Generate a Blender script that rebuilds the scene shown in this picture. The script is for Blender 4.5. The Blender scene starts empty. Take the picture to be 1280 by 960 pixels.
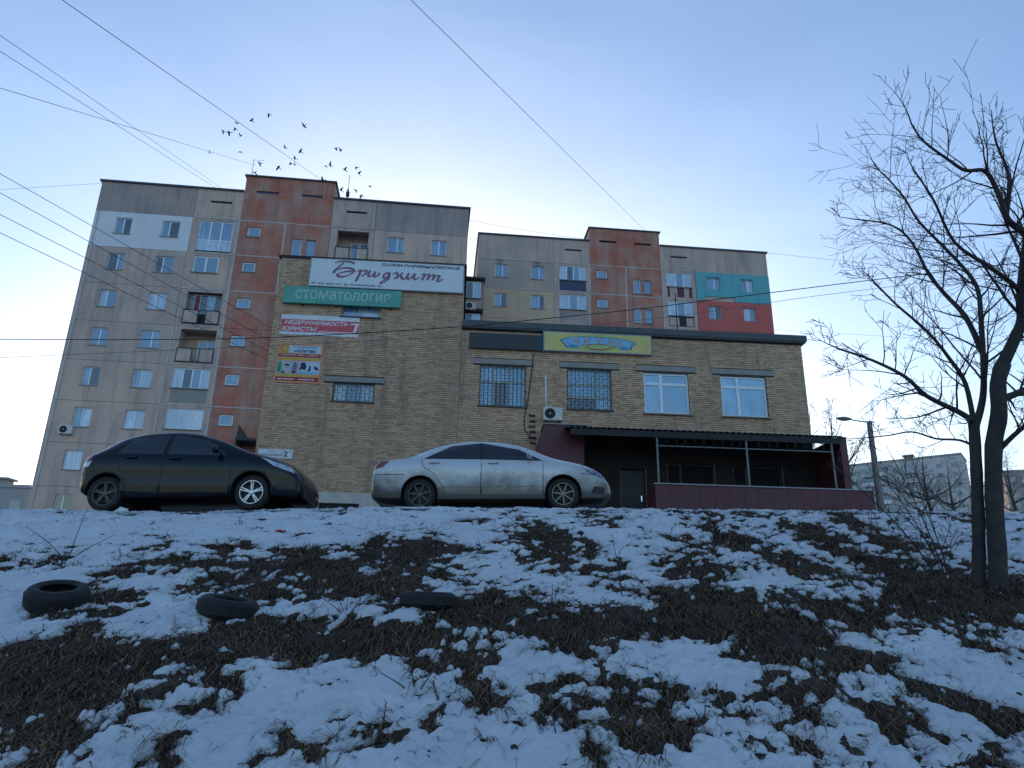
import bpy, bmesh, math, random
import numpy as np
from mathutils import Vector, Matrix

random.seed(7)
RNG = np.random.default_rng(11)
sc = bpy.context.scene
COL = sc.collection
rad = math.radians

# ------------------------------------------------------------------ camera, sky, sun, exposure
RIGHT = Vector((0.99981898, -0.00605606, 0.01803686))
DOWN = Vector((0.01902641, 0.3182399, -0.94781927))
FWD = Vector((0.0, 0.94799087, 0.31829752))
cam_data = bpy.data.cameras.new("camera")
cam_data.sensor_width = 36.0
cam_data.lens = 36.0 * 900.0 / 1280.0
cam_data.clip_start = 0.05
cam_data.clip_end = 6000.0
cam = bpy.data.objects.new("camera", cam_data)
COL.objects.link(cam)
cam.matrix_world = Matrix(((RIGHT.x, -DOWN.x, -FWD.x, 0), (RIGHT.y, -DOWN.y, -FWD.y, 0),
                           (RIGHT.z, -DOWN.z, -FWD.z, 0), (0, 0, 0, 1)))
sc.camera = cam

SUN_EL, SUN_AZ = 6.0, -7.0          # low sun ahead of the camera, behind the houses
world = bpy.data.worlds.new("World")
sc.world = world
world.use_nodes = True
wn, wl = world.node_tree.nodes, world.node_tree.links
wn.clear()
sky_node = wn.new("ShaderNodeTexSky")
sky_node.sky_type = 'NISHITA'
sky_node.sun_disc = False
sky_node.sun_elevation = rad(SUN_EL)
sky_node.sun_rotation = rad(SUN_AZ)
sky_node.altitude = 0.0
sky_node.air_density = 1.0
sky_node.dust_density = 1.8
sky_node.ozone_density = 2.8
bg = wn.new("ShaderNodeBackground")
bg.inputs[1].default_value = 0.15
wo = wn.new("ShaderNodeOutputWorld")
# thin uneven high cloud all over the sky
wtc = wn.new("ShaderNodeTexCoord"); wmp = wn.new("ShaderNodeMapping"); wmp.inputs["Scale"].default_value = (1.0, 1.6, 3.2); wmp.inputs["Rotation"].default_value = (.2, .1, .5)
wno = wn.new("ShaderNodeTexNoise"); wno.inputs["Scale"].default_value = 1.7; wno.inputs["Detail"].default_value = 8; wno.inputs["Roughness"].default_value = .55; wno.inputs["Distortion"].default_value = .6
wrm = wn.new("ShaderNodeValToRGB")
wrm.color_ramp.elements[0].position = .42; wrm.color_ramp.elements[0].color = (1.03, .97, .985, 1)
wrm.color_ramp.elements[1].position = .74; wrm.color_ramp.elements[1].color = (1.18, 1.08, 1.04, 1)
wmx = wn.new("ShaderNodeMix"); wmx.data_type = 'RGBA'; wmx.blend_type = 'MULTIPLY'; wmx.inputs[0].default_value = 1.0
wl.new(wtc.outputs["Generated"], wmp.inputs[0]); wl.new(wmp.outputs[0], wno.inputs["Vector"]); wl.new(wno.outputs["Fac"], wrm.inputs[0])
wl.new(sky_node.outputs[0], wmx.inputs[6]); wl.new(wrm.outputs[0], wmx.inputs[7]); wl.new(wmx.outputs[2], bg.inputs[0])
wl.new(bg.outputs[0], wo.inputs[0])

sun_data = bpy.data.lights.new("sun", 'SUN')
sun_data.energy = 0.1
sun_data.angle = rad(8.0)
sun_data.color = (1.0, 0.86, 0.72)
sun = bpy.data.objects.new("sun", sun_data)
COL.objects.link(sun)
sdir = Vector((math.sin(rad(SUN_AZ)) * math.cos(rad(SUN_EL)), math.cos(rad(SUN_AZ)) * math.cos(rad(SUN_EL)), math.sin(rad(SUN_EL))))
sun.rotation_euler = sdir.to_track_quat('Z', 'Y').to_euler()
sun.location = sdir * 60

sc.view_settings.view_transform = 'Standard'
sc.view_settings.look = 'None'
sc.view_settings.exposure = 1.68
sc.view_settings.gamma = 1.0
sc.view_settings.use_curve_mapping = False

# ------------------------------------------------------------------ helpers
def at(px, py, Y):
    """World point Y metres ahead, in the direction of a photograph pixel (1280 wide)."""
    r = RIGHT * ((px - 640.0) / 900.0) + DOWN * ((py - 480.0) / 900.0) + FWD
    return r * (Y / r.y)

def tag(o, label=None, cat=None, group=None, kind=None):
    if label: o["label"] = label
    if cat: o["category"] = cat
    if group: o["group"] = group
    if kind: o["kind"] = kind
    return o

def empty(name, loc=(0, 0, 0), rz=0.0):
    o = bpy.data.objects.new(name, None)
    o.empty_display_size = 0.2
    COL.objects.link(o)
    o.location = loc
    o.rotation_euler = (0, 0, rz)
    return o

def link_mesh(name, me, m=None, parent=None, smooth=False):
    o = bpy.data.objects.new(name, me)
    COL.objects.link(o)
    if m is not None and not me.materials:
        me.materials.append(m)
    if parent is not None:
        o.parent = parent
    if smooth:
        me.polygons.foreach_set("use_smooth", [True] * len(me.polygons))
    return o

class MB:
    def __init__(s): s.v, s.f = [], []
    def quad(s, a, b, c, d):
        n = len(s.v); s.v += [a, b, c, d]; s.f.append((n, n + 1, n + 2, n + 3)); return s
    def poly(s, pts):
        n = len(s.v); s.v += list(pts); s.f.append(tuple(range(n, n + len(pts)))); return s
    def box(s, x0, x1, y0, y1, z0, z1, skip=""):
        n = len(s.v)
        s.v += [(x0, y0, z0), (x1, y0, z0), (x1, y1, z0), (x0, y1, z0), (x0, y0, z1), (x1, y0, z1), (x1, y1, z1), (x0, y1, z1)]
        fs = {'b': (0, 3, 2, 1), 't': (4, 5, 6, 7), 'f': (0, 1, 5, 4), 'k': (2, 3, 7, 6), 'l': (3, 0, 4, 7), 'r': (1, 2, 6, 5)}
        for k, q in fs.items():
            if k not in skip: s.f.append(tuple(n + i for i in q))
        return s
    def prism(s, pts, y0, y1):
        """outline (x,z) extruded along y"""
        n, k = len(s.v), len(pts)
        s.v += [(x, y0, z) for x, z in pts] + [(x, y1, z) for x, z in pts]
        s.f.append(tuple(n + i for i in range(k)))
        s.f.append(tuple(n + k + i for i in reversed(range(k))))
        for i in range(k):
            j = (i + 1) % k
            s.f.append((n + j, n + i, n + k + i, n + k + j))
        return s
    def tube(s, pts, r, sides=6, cap=True):
        pts = [Vector(p) for p in pts]
        rs = r if isinstance(r, (list, tuple)) else [r] * len(pts)
        n0 = len(s.v)
        prev = None
        for i, p in enumerate(pts):
            d = (pts[min(i + 1, len(pts) - 1)] - pts[max(i - 1, 0)])
            if d.length < 1e-9: d = Vector((0, 0, 1))
            d.normalize()
            a = prev if prev is not None else (Vector((0, 0, 1)) if abs(d.z) < .9 else Vector((1, 0, 0)))
            b = d.cross(a)
            if b.length < 1e-6: b = d.cross(Vector((0, 1, 0.1)))
            b.normalize(); a = b.cross(d).normalized(); prev = a
            for k in range(sides):
                t = 2 * math.pi * k / sides
                q = p + (a * math.cos(t) + b * math.sin(t)) * rs[i]
                s.v.append(q[:])
        for i in range(len(pts) - 1):
            for k in range(sides):
                k2 = (k + 1) % sides
                s.f.append((n0 + i * sides + k, n0 + i * sides + k2, n0 + (i + 1) * sides + k2, n0 + (i + 1) * sides + k))
        if cap:
            s.f.append(tuple(n0 + k for k in reversed(range(sides))))
            e = n0 + (len(pts) - 1) * sides
            s.f.append(tuple(e + k for k in range(sides)))
        return s
    def lathe(s, prof, n=32, axis='y', closed=False):
        """profile [(r, h)] turned round an axis"""
        n0, m = len(s.v), len(prof)
        for i in range(n):
            t = 2 * math.pi * i / n; c, q = math.cos(t), math.sin(t)
            for r, h in prof:
                s.v.append((r * c, h, r * q) if axis == 'y' else (r * c, r * q, h))
        for i in range(n):
            j = (i + 1) % n
            for k in range(m if closed else m - 1):
                k2 = (k + 1) % m
                s.f.append((n0 + i * m + k, n0 + i * m + k2, n0 + j * m + k2, n0 + j * m + k))
        return s
    def mesh(s, name):
        me = bpy.data.meshes.new(name)
        me.from_pydata([tuple(p) for p in s.v], [], s.f)
        me.update()
        return me
    def build(s, name, m=None, parent=None, smooth=False, recalc=False):
        me = s.mesh(name)
        if recalc:
            b = bmesh.new(); b.from_mesh(me); bmesh.ops.recalc_face_normals(b, faces=b.faces); b.to_mesh(me); b.free()
        return link_mesh(name, me, m, parent, smooth)

# ------------------------------------------------------------------ materials
M = {}
def new_mat(name):
    m = bpy.data.materials.new(name)
    m.use_nodes = True
    nt = m.node_tree
    nt.nodes.clear()
    out = nt.nodes.new("ShaderNodeOutputMaterial")
    b = nt.nodes.new("ShaderNodeBsdfPrincipled")
    nt.links.new(b.outputs[0], out.inputs[0])
    M[name] = m
    return m, nt, b

def setin(b, key, v):
    if key in b.inputs: b.inputs[key].default_value = v

def noise(nt, scale, detail=6, rough=.6, vec=None, stretch=None):
    n = nt.nodes.new("ShaderNodeTexNoise")
    n.inputs["Scale"].default_value = scale
    n.inputs["Detail"].default_value = detail
    n.inputs["Roughness"].default_value = rough
    if vec is None:
        tc = nt.nodes.new("ShaderNodeTexCoord"); vec = tc.outputs["Object"]
    if stretch:
        mp = nt.nodes.new("ShaderNodeMapping"); mp.inputs["Scale"].default_value = stretch
        nt.links.new(vec, mp.inputs[0]); vec = mp.outputs[0]
    nt.links.new(vec, n.inputs["Vector"])
    return n.outputs["Fac"]

def ramp(nt, fac, a, b, ca=(0, 0, 0, 1), cb=(1, 1, 1, 1)):
    r = nt.nodes.new("ShaderNodeValToRGB")
    r.color_ramp.elements[0].position = a; r.color_ramp.elements[0].color = ca
    r.color_ramp.elements[1].position = b; r.color_ramp.elements[1].color = cb
    nt.links.new(fac, r.inputs[0])
    return r.outputs[0]

def mix(nt, fac, a, b, mode='MIX'):
    n = nt.nodes.new("ShaderNodeMix"); n.data_type = 'RGBA'; n.blend_type = mode
    for i, s in ((0, fac), (6, a), (7, b)):
        if hasattr(s, "links") or hasattr(s, "is_linked"): nt.links.new(s, n.inputs[i])
        else: n.inputs[i].default_value = s if not isinstance(s, tuple) or len(s) == 4 else (*s, 1)
    return n.outputs[2]

def bump(nt, b, fac, strength=.3, dist=.02):
    n = nt.nodes.new("ShaderNodeBump")
    n.inputs["Strength"].default_value = strength
    n.inputs["Distance"].default_value = dist
    nt.links.new(fac, n.inputs["Height"])
    nt.links.new(n.outputs[0], b.inputs["Normal"])

def plain(name, c, rough=.6, metal=0.0, coat=0.0, var=.12, scale=8, emit=None):
    m, nt, b = new_mat(name)
    f = noise(nt, scale, 4)
    col = mix(nt, ramp(nt, f, .3, .7), tuple(x * (1 - var) for x in c), tuple(min(1, x * (1 + var)) for x in c))
    nt.links.new(col, b.inputs["Base Color"])
    setin(b, "Roughness", rough); setin(b, "Metallic", metal); setin(b, "Coat Weight", coat); setin(b, "Coat Roughness", .06)
    return m

def weathered(name, c1, c2, scale=.6, lo=.35, hi=.65, streak=.35, dark=(.1, .095, .09), bumpy=.25, spots=None, rough=.92, fine=.18):
    """stained render: two colours in patches, rain streaks, fine grain"""
    m, nt, b = new_mat(name)
    tc = nt.nodes.new("ShaderNodeTexCoord").outputs["Object"]
    col = mix(nt, ramp(nt, noise(nt, scale, 9, .62, tc), lo, hi), c1, c2)
    st = noise(nt, 1.0, 6, .7, tc, (1.6, 1.6, .16))
    stm = nt.nodes.new("ShaderNodeMath"); stm.operation = 'MULTIPLY'; stm.inputs[1].default_value = streak
    nt.links.new(ramp(nt, st, .47, .74), stm.inputs[0])
    col = mix(nt, stm.outputs[0], col, dark)
    g = noise(nt, 9.0, 5, .7, tc)
    col = mix(nt, fine, col, ramp(nt, g, .2, .8, (*[x * .4 for x in c1], 1), (*[min(1, x * 1.6) for x in c1], 1)))
    for (sx, sz, r, k) in spots or ():
        d = nt.nodes.new("ShaderNodeVectorMath"); d.operation = 'DISTANCE'
        mp = nt.nodes.new("ShaderNodeMapping"); mp.inputs["Scale"].default_value = (1, 0, .6)
        nt.links.new(tc, mp.inputs[0]); nt.links.new(mp.outputs[0], d.inputs[0]); d.inputs[1].default_value = (sx, 0, sz * .6)
        ad = nt.nodes.new("ShaderNodeMath"); ad.operation = 'MULTIPLY_ADD'; ad.inputs[1].default_value = .9; 
        nt.links.new(noise(nt, 2.2, 6, .7, tc), ad.inputs[0]); nt.links.new(d.outputs["Value"], ad.inputs[2])
        rr = ramp(nt, ad.outputs[0], .45, .45 + r, (k, k, k, 1), (0, 0, 0, 1))
        col = mix(nt, rr, col, (.035, .035, .04))
    nt.links.new(col, b.inputs["Base Color"])
    setin(b, "Roughness", rough)
    bump(nt, b, g, bumpy, .03)
    return m

weathered("concrete_grey", (.60, .425, .34), (.43, .33, .29), .45, .36, .64, .7)
weathered("concrete_beige", (.66, .445, .345), (.51, .36, .295), .45, .36, .64, .65)
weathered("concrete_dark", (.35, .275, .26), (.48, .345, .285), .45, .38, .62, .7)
weathered("paint_white", (.74, .72, .72), (.66, .64, .64), .5, .3, .7, .12, (.3, .3, .3), .1, fine=.08)
weathered("paint_red_worn", (.49, .15, .095), (.44, .30, .23), .6, .40, .62, .7, (.12, .09, .08), .25)
weathered("paint_red_new", (.58, .13, .11), (.50, .12, .10), .5, .3, .7, .1, (.2, .06, .05), .1, fine=.06)
weathered("paint_teal", (.13, .42, .43), (.14, .37, .39), .8, .3, .7, .15, (.05, .17, .18), .1, fine=.06)
weathered("render_ochre", (.66, .45, .29), (.53, .37, .255), .5, .35, .65, .25, (.16, .14, .11), .2)
weathered("panel_soot", (.52, .385, .29), (.38, .31, .27), .4, .38, .62, .4, spots=[(1.9, 26.7, .75, .9), (5.1, 26.7, .6, .9)])
weathered("sealant", (.58, .52, .49), (.46, .42, .40), 2.5, .4, .6, .1, fine=.1)
weathered("mortar", (.10, .075, .058), (.07, .054, .043), 3.0, .4, .6, .2)
weathered("lintel_grey", (.33, .29, .255), (.27, .245, .22), 2.0, .35, .65, .15)
weathered("plinth", (.55, .48, .43), (.44, .39, .36), 1.2, .35, .65, .3)
weathered("far_wall", (.58, .53, .50), (.50, .46, .44), .12, .35, .65, .3, (.2, .2, .2), .0)
weathered("far_wall_dark", (.36, .33, .31), (.30, .28, .27), .12, .35, .65, .3, (.1, .1, .1), .0)
weathered("cladding_red", (.105, .020, .027), (.085, .018, .024), 1.5, .3, .7, .2, (.05, .02, .02), .05, rough=.55, fine=.06)
weathered("post_concrete", (.24, .21, .19), (.19, .17, .16), 2.0, .35, .65, .2)
plain("flashing", (.075, .08, .082), .6, .2, scale=3)
plain("seam_dark", (.035, .033, .032), .95, scale=3)
plain("frame_white", (.72, .74, .76), .35, scale=6, var=.06)
plain("frame_old", (.42, .42, .40), .6, scale=6)
plain("iron_dark", (.022, .022, .024), .55, .4)
plain("iron_grille", (.04, .038, .036), .7, .2)
plain("iron_pale", (.20, .20, .19), .6, .2, var=.3, scale=14)
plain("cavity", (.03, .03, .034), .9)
plain("vent_blue", (.06, .075, .13), .8)
plain("vent_dark", (.02, .019, .019), .9)
plain("ac_white", (.55, .54, .50), .45, var=.08)
plain("wire_black", (.012, .012, .014), .6)
plain("wire_grey", (.10, .11, .14), .6)
plain("rubber", (.009, .009, .010), .75, var=.3, scale=20)
plain("bird_dark", (.025, .027, .035), .8)
plain("sign_black", (.008, .008, .010), .35)
plain("curtain_red", (.20, .05, .08), .9)

def glass(name, c, rough=.06, amount=.5, seed=0.0, lvl=.7):
    """pane: curtain or dim room behind, sky reflection tinted into blue bases, glossy coat"""
    m, nt, b = new_mat(name)
    oi = nt.nodes.new("ShaderNodeObjectInfo")
    rr = ramp(nt, oi.outputs["Random"], 0, 1, (*[x * lvl for x in c], 1), (*[min(1, x * 1.25) for x in c], 1))
    f = noise(nt, 1.6, 3, .5, None, (3, 3, .7))
    col = mix(nt, ramp(nt, f, .35, .7), rr, tuple(x * .7 for x in c))
    nt.links.new(col, b.inputs["Base Color"])
    setin(b, "Roughness", rough); setin(b, "IOR", 1.5)
    setin(b, "Coat Weight", 1.0); setin(b, "Coat IOR", 1.7); setin(b, "Coat Roughness", .02)
    return m
glass("glass_blue", (.17, .29, .42))  # blue base paints in reflected sky along with the curtain
glass("glass_pale", (.46, .56, .66))
glass("glass_dark", (.02, .028, .04))
glass("glass_shop", (.24, .46, .64))  # sky's reflection painted in as a stronger blue
glass("glass_warm", (.22, .13, .03), lvl=.5)
glass("glass_far", (.12, .16, .20))

def paint_car(name, c, metal, dirt):
    m, nt, b = new_mat(name)
    tc = nt.nodes.new("ShaderNodeTexCoord").outputs["Object"]
    sx = nt.nodes.new("ShaderNodeSeparateXYZ"); nt.links.new(tc, sx.inputs[0])
    n = noise(nt, 3.0, 7, .7, tc)
    ma = nt.nodes.new("ShaderNodeMath"); ma.operation = 'MULTIPLY_ADD'; ma.inputs[1].default_value = -.75
    nt.links.new(n, ma.inputs[0]); nt.links.new(sx.outputs[2], ma.inputs[2])
    d = ramp(nt, ma.outputs[0], -.05, .42, (dirt, dirt, dirt, 1), (0, 0, 0, 1))
    col = mix(nt, d, c, (.085, .075, .065))
    nt.links.new(col, b.inputs["Base Color"])
    rg = nt.nodes.new("ShaderNodeMath"); rg.operation = 'MULTIPLY_ADD'; rg.inputs[1].default_value = .45; rg.inputs[2].default_value = .16 if c[0] < .1 else .32
    nt.links.new(d, rg.inputs[0]); nt.links.new(rg.outputs[0], b.inputs["Roughness"])
    setin(b, "Metallic", metal); setin(b, "Specular IOR Level", .22 if c[0] < .1 else .4); setin(b, "Coat Weight", .22 if c[0] < .1 else .6); setin(b, "Coat Roughness", .08)
    return m
paint_car("car_silver", (.52, .51, .51), .2, .9)
paint_car("car_black", (.004, .006, .011), .0, .03)
plain("car_glass", (.006, .007, .010), .06, 0, .8, scale=2)
plain("glass_recess_shade", (.010, .011, .014), .6)  # dull near-black pane, porch shade painted into the glass
setin(M["glass_recess_shade"].node_tree.nodes["Principled BSDF"], "Specular IOR Level", .1)
plain("car_trim", (.012, .012, .014), .5)
plain("chrome", (.55, .56, .58), .18, 1.0, var=.05)
plain("rim_silver", (.50, .51, .53), .3, .8, var=.1)
plain("rim_dark", (.09, .088, .085), .45, .6)
plain("rim_bronze", (.20, .18, .15), .4, .7)
plain("lamp_smoke", (.10, .12, .15), .08, .2, 1.0, var=.6, scale=14)
plain("lamp_red", (.22, .008, .014), .15, 0, 1.0)
plain("lamp_clear", (.42, .45, .48), .12, .3, 1.0, var=.5, scale=12)

# ------------------------------------------------------------------ ground, snow, dry grass
def _hash(ix, iy, s):
    h = (ix.astype(np.int64) * 374761393 + iy.astype(np.int64) * 668265263 + s * 1442695041) & 0xffffffff
    h = ((h ^ (h >> 13)) * 1274126177) & 0xffffffff
    return ((h ^ (h >> 16)) & 0xffff) / 65535.0 * 2 * math.pi

def perlin(x, y, s=0):
    ix, iy = np.floor(x), np.floor(y)
    fx, fy = x - ix, y - iy
    ux, uy = fx * fx * fx * (fx * (fx * 6 - 15) + 10), fy * fy * fy * (fy * (fy * 6 - 15) + 10)
    def g(a, b):
        t = _hash(ix + a, iy + b, s)
        return np.cos(t) * (fx - a) + np.sin(t) * (fy - b)
    n0 = g(0, 0) * (1 - ux) + g(1, 0) * ux
    n1 = g(0, 1) * (1 - ux) + g(1, 1) * ux
    return (n0 * (1 - uy) + n1 * uy) * 1.5

def fbm(x, y, o=4, s=0, gain=.5):
    t, a = 0, 1.0
    for i in range(o):
        t = t + a * perlin(x * 2 ** i, y * 2 ** i, s + i * 17); a *= gain
    return t

def smin(a, b, k):
    h = np.clip(.5 + .5 * (b - a) / k, 0, 1)
    return b * (1 - h) + a * h - k * h * (1 - h)

def ground_z(x, y):
    x, y = np.asarray(x, float), np.asarray(y, float)
    s = -1.87 + .31 * y + .012 * x
    xs = np.clip(x, -40, 40)
    q = np.clip((xs + 6.0) / 5.0, 0, 1)
    p = 1.71 + .28 * q * q * (3 - 2 * q) + .008 * xs * (xs > 0) + .02 * (np.minimum(y, 15.5) - 12.1) + .11 * np.clip(y - 15.5, 0, 9.5) + .03 * np.clip(y - 25, 0, 1000)
    z = smin(s, p, .36)
    k = np.clip((12.2 - y) / 1.5, 0, 1) * np.clip((y + 20) / 10, 0, 1)
    return z + k * .05 * fbm(x * .6, y * .6, 3, 5) + .015 * fbm(x * 3, y * 3, 3, 9) * np.clip((13 - y) / 1, 0, 1)

def gz(x, y): return float(ground_z(np.array([x]), np.array([y]))[0])

BLOBS= [(-2.87,4.99,2.51,0.76,2.49,1),(-2.52,4.37,19.79,13.03,15.45,0.9),(-2.81,7.82,5.18,0.23,1.87,0.9),(-3.37,8.34,10.03,1.01,1.97,0.8),(-2.01,7.89,3.81,1.44,2.14,1),(-2.26,7.22,11.63,-3.84,3.56,0.8),(-2.17,5.49,7.77,-4.23,9.46,0.8),(-1.88,5.76,3.16,-1.56,6.23,1),(-1.89,5.01,25.63,6.63,6.28,0.7),(-0.93,5.81,2.16,0.11,5.22,1),(-0.17,6.35,3.47,0.89,5.16,0.9),(-0.25,5.08,60.47,2.38,7.19,0.9),(-0.56,5.26,27.53,21.06,50.86,0.6),(-1.25,8.54,2.01,0.22,1.2,0.9),(-0.63,7.66,4.7,1.64,2.47,0.6),(-1.26,7.15,2.05,0.19,3.05,0.8),(0.52,9.18,4.96,0.77,0.68,0.9),(0.25,10.46,9.4,2.32,1.38,0.5),(0.9,8.14,14.64,3.41,2.01,0.7),(0.42,6.07,2.97,0.38,6.15,1),(1.07,6.11,1.64,-0.75,7.72,0.95),(0.68,5.14,67.82,-14.53,6.53,0.7),(0.8,4.67,55.32,-18.24,9.7,0.7),(0.84,4.22,59.37,-13.68,17.43,0.6),(0.45,5.0,112.35,-10.67,4.74,0.4),(1.71,6.58,3.26,-0.16,3.43,1),(2.03,6.01,2.89,0.44,2.09,1),(2.26,5.49,10.67,-1.24,5.34,1),(2.88,6.43,5.12,1.13,5.07,0.8),(2.02,8.02,8.63,1.05,2.38,0.6),(2.87,9.34,10.09,0.5,1.01,0.6),(3.18,8.14,8.22,-0.17,1.16,0.8),(4.15,9.5,20.29,-1.37,0.64,0.8),(4.99,10.14,21.55,-4.09,1.12,0.8),(4.16,7.86,4.98,-0.62,1.45,0.8),(4.15,7.13,2.6,-1.73,2.52,1),(4.5,6.78,7.43,-5.46,5.73,1),(3.39,6.25,12.31,0.51,5.63,0.7),(2.6,5.28,28.71,1.76,10.71,0.8),(2.78,4.96,87.23,11.37,14.31,0.7),(2.82,4.58,43.4,10.0,19.79,0.9),(1.96,4.92,77.75,-35.48,41.07,0.8),(2.23,4.6,129.54,-28.82,41.78,0.5),(1.45,4.62,57.89,-12.91,17.45,0.5),(7.13,11.5,10.56,-2.37,1.69,0.5),(-0.95,4.11,290.34,79.54,51.93,0.8),(-0.5,4.11,49.48,1.94,145.77,0.6),(-3.76,6.22,14.02,8.08,26.95,0.6),(-3.92,7.54,14.11,-2.88,6.86,0.5),(-5.11,7.98,7.52,-0.73,4.57,0.5),(-4.18,8.67,39.19,4.69,3.89,0.5),(3.32,11.42,1.72,-0.91,3.76,0.5),(1.35,10.87,6.62,1.82,2.52,0.4),(-0.43,10.66,4.44,-0.45,6.08,0.4),(5.15,9.09,18.61,-1.51,1.12,0.5),(1.7,4.91,32.17,9.84,50.45,0.3),(2.25,9.27,17.51,2.46,2.01,0.5),(0.04,7.08,4.73,-0.88,12.73,0.5),(-3.62,6.75,11.68,6.38,11.44,0.6),(3.55,5.7,71.31,-7.27,22.46,0.5),(1.49,4.16,84.71,-1.42,51.14,0.4),(1.98,4.22,74.43,-3.98,22.79,0.4)]
_B = np.array(BLOBS)
def snow_t(x, y):
    """>0 where snow lies, <0 where turf shows"""
    b = np.zeros_like(x)
    wx = x + .22 * fbm(x * 1.7, y * 1.7, 3, 31); wy = y + .22 * fbm(x * 1.7, y * 1.7, 3, 41)
    for cx, cy, a, h, d, w in BLOBS:
        dx, dy = wx - cx, wy - cy
        q = a * dx * dx + 2 * h * dx * dy + d * dy * dy
        b = np.maximum(b, w * np.clip(1.55 - np.sqrt(np.maximum(q, 0)), 0, 1))
    n1 = fbm(x * 1.1 + .5 * y, y * 1.3 - .3 * x, 4, 3)
    n2 = fbm(x * 4.5, y * 5.5 - 1.5 * x, 4, 23, .62)
    n3 = fbm(x * 11, y * 11 - 3 * x, 3, 57, .7)
    side = np.clip((x - .2) / 3, 0, 1) * np.clip((y - 5.5) / 2.5, 0, 1)
    low = np.clip((5.9 - y) / 1.2, 0, 1)
    n5 = fbm(x * 7.5 + .8 * y, y * 2.6, 4, 131, .62)          # melt runnels down the steep foot of the bank
    crest = np.exp(-((y - 11.75 - .04 * np.clip(x + 2, -3, 5)) / .30) ** 2) * np.clip(.25 + 1.1 * fbm(x * 1.6, y * .4, 3, 151), 0, 1)
    return .42 * low * n5 - .10 * low - .85 * crest + .33 - 1.10 * b - .16 * side + .34 * n1 + .66 * n2 * (.62 + .45 * np.clip(b * 2 + side + .25 * (y > 8.5), 0, 1)) + .36 * n3 * np.clip(.35 + 1.4 * b + .8 * side + .3 * fbm(x * .7, y * .7, 2, 83), .15, 1)

def grid_mesh(name, X, Y, Z, m, parent=None):
    r, c = X.shape
    me = bpy.data.meshes.new(name)
    me.vertices.add(r * c)
    me.vertices.foreach_set("co", np.stack([X, Y, Z], -1).astype(np.float32).ravel())
    i = np.arange(r * c).reshape(r, c)
    q = np.stack([i[:-1, :-1], i[:-1, 1:], i[1:, 1:], i[1:, :-1]], -1).reshape(-1, 4)
    me.loops.add(q.size); me.loops.foreach_set("vertex_index", q.ravel().astype(np.int32))
    me.polygons.add(len(q))
    me.polygons.foreach_set("loop_start", (np.arange(len(q)) * 4).astype(np.int32))
    me.polygons.foreach_set("loop_total", np.full(len(q), 4, np.int32))
    me.polygons.foreach_set("use_smooth", np.ones(len(q), bool))
    me.update(); me.validate()
    return link_mesh(name, me, m, parent)

def mat_soil():
    m, nt, b = new_mat("soil")
    tc = nt.nodes.new("ShaderNodeTexCoord").outputs["Object"]
    a = mix(nt, ramp(nt, noise(nt, 5, 9, .7, tc), .3, .7), (.026, .016, .010), (.075, .046, .027))
    sx = nt.nodes.new("ShaderNodeSeparateXYZ"); nt.links.new(tc, sx.inputs[0])
    # bare turf only where the modelled snow sheet lies; snow-patched land all round
    ab = nt.nodes.new("ShaderNodeMath"); ab.operation = 'SUBTRACT'; ab.inputs[1].default_value = 8.0; nt.links.new(sx.outputs[1], ab.inputs[0])
    a2 = nt.nodes.new("ShaderNodeMath"); a2.operation = 'ABSOLUTE'; nt.links.new(ab.outputs[0], a2.inputs[0])
    mp = nt.nodes.new("ShaderNodeMapRange"); mp.inputs[1].default_value = 5.3; mp.inputs[2].default_value = 6.4
    nt.links.new(a2.outputs[0], mp.inputs[0])
    sn = mix(nt, ramp(nt, noise(nt, .5, 8, .65, tc), .40, .50), (.06, .05, .04), (.60, .60, .62))
    nt.links.new(mix(nt, mp.outputs[0], a, sn), b.inputs["Base Color"])
    setin(b, "Roughness", 1.0)
    bump(nt, b, noise(nt, 30, 8, .75, tc), .8, .03)
    return m
def mat_snow():
    m, nt, b = new_mat("snow_cover")
    tc = nt.nodes.new("ShaderNodeTexCoord").outputs["Object"]
    c = mix(nt, ramp(nt, noise(nt, 2.2, 8, .65, tc), .3, .75), (.54, .54, .565), (.68, .68, .70))
    grime = ramp(nt, noise(nt, 11, 9, .8, tc), .55, .74, (0, 0, 0, 1), (.7, .7, .7, 1))
    c = mix(nt, grime, c, (.26, .22, .18))
    nt.links.new(c, b.inputs["Base Color"])
    setin(b, "Roughness", .75); setin(b, "Subsurface Weight", .0)
    bump(nt, b, noise(nt, 30, 9, .75, tc), .6, .03)
    return m
mat_soil(); mat_snow()

def spaced(lo, hi, step, outer, k=1.35):
    a = list(np.arange(lo, hi + 1e-6, step)); s = step
    l, r = [lo], [hi]
    while r[-1] < outer:
        s *= k; r.append(r[-1] + s); l.append(l[-1] - s)
    return np.array(l[:0:-1] + a + r[1:])
gx = spaced(-10, 10, .05, 2500)
gy = np.concatenate([np.array([-2500, -900, -300, -100, -40, -20, -10, -5, -2, 0, 1.2]), np.arange(2, 13.2, .05), spaced(13.2, 13.2, .2, 3200)[spaced(13.2, 13.2, .2, 3200) > 13.21]])
GX, GY = np.meshgrid(gx, gy)
GZ = ground_z(GX, np.clip(GY, -14, 500))
near = (np.abs(GX) < 11) & (GY > 1) & (GY < 13.5)
GZ = GZ + np.where(near, .02 * fbm(GX * 7, GY * 7, 3, 71), 0)
tag(grid_mesh("ground", GX, GY, GZ, M["soil"]), "dark earth bank rising to the parking strip and houses", kind="structure")

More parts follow.
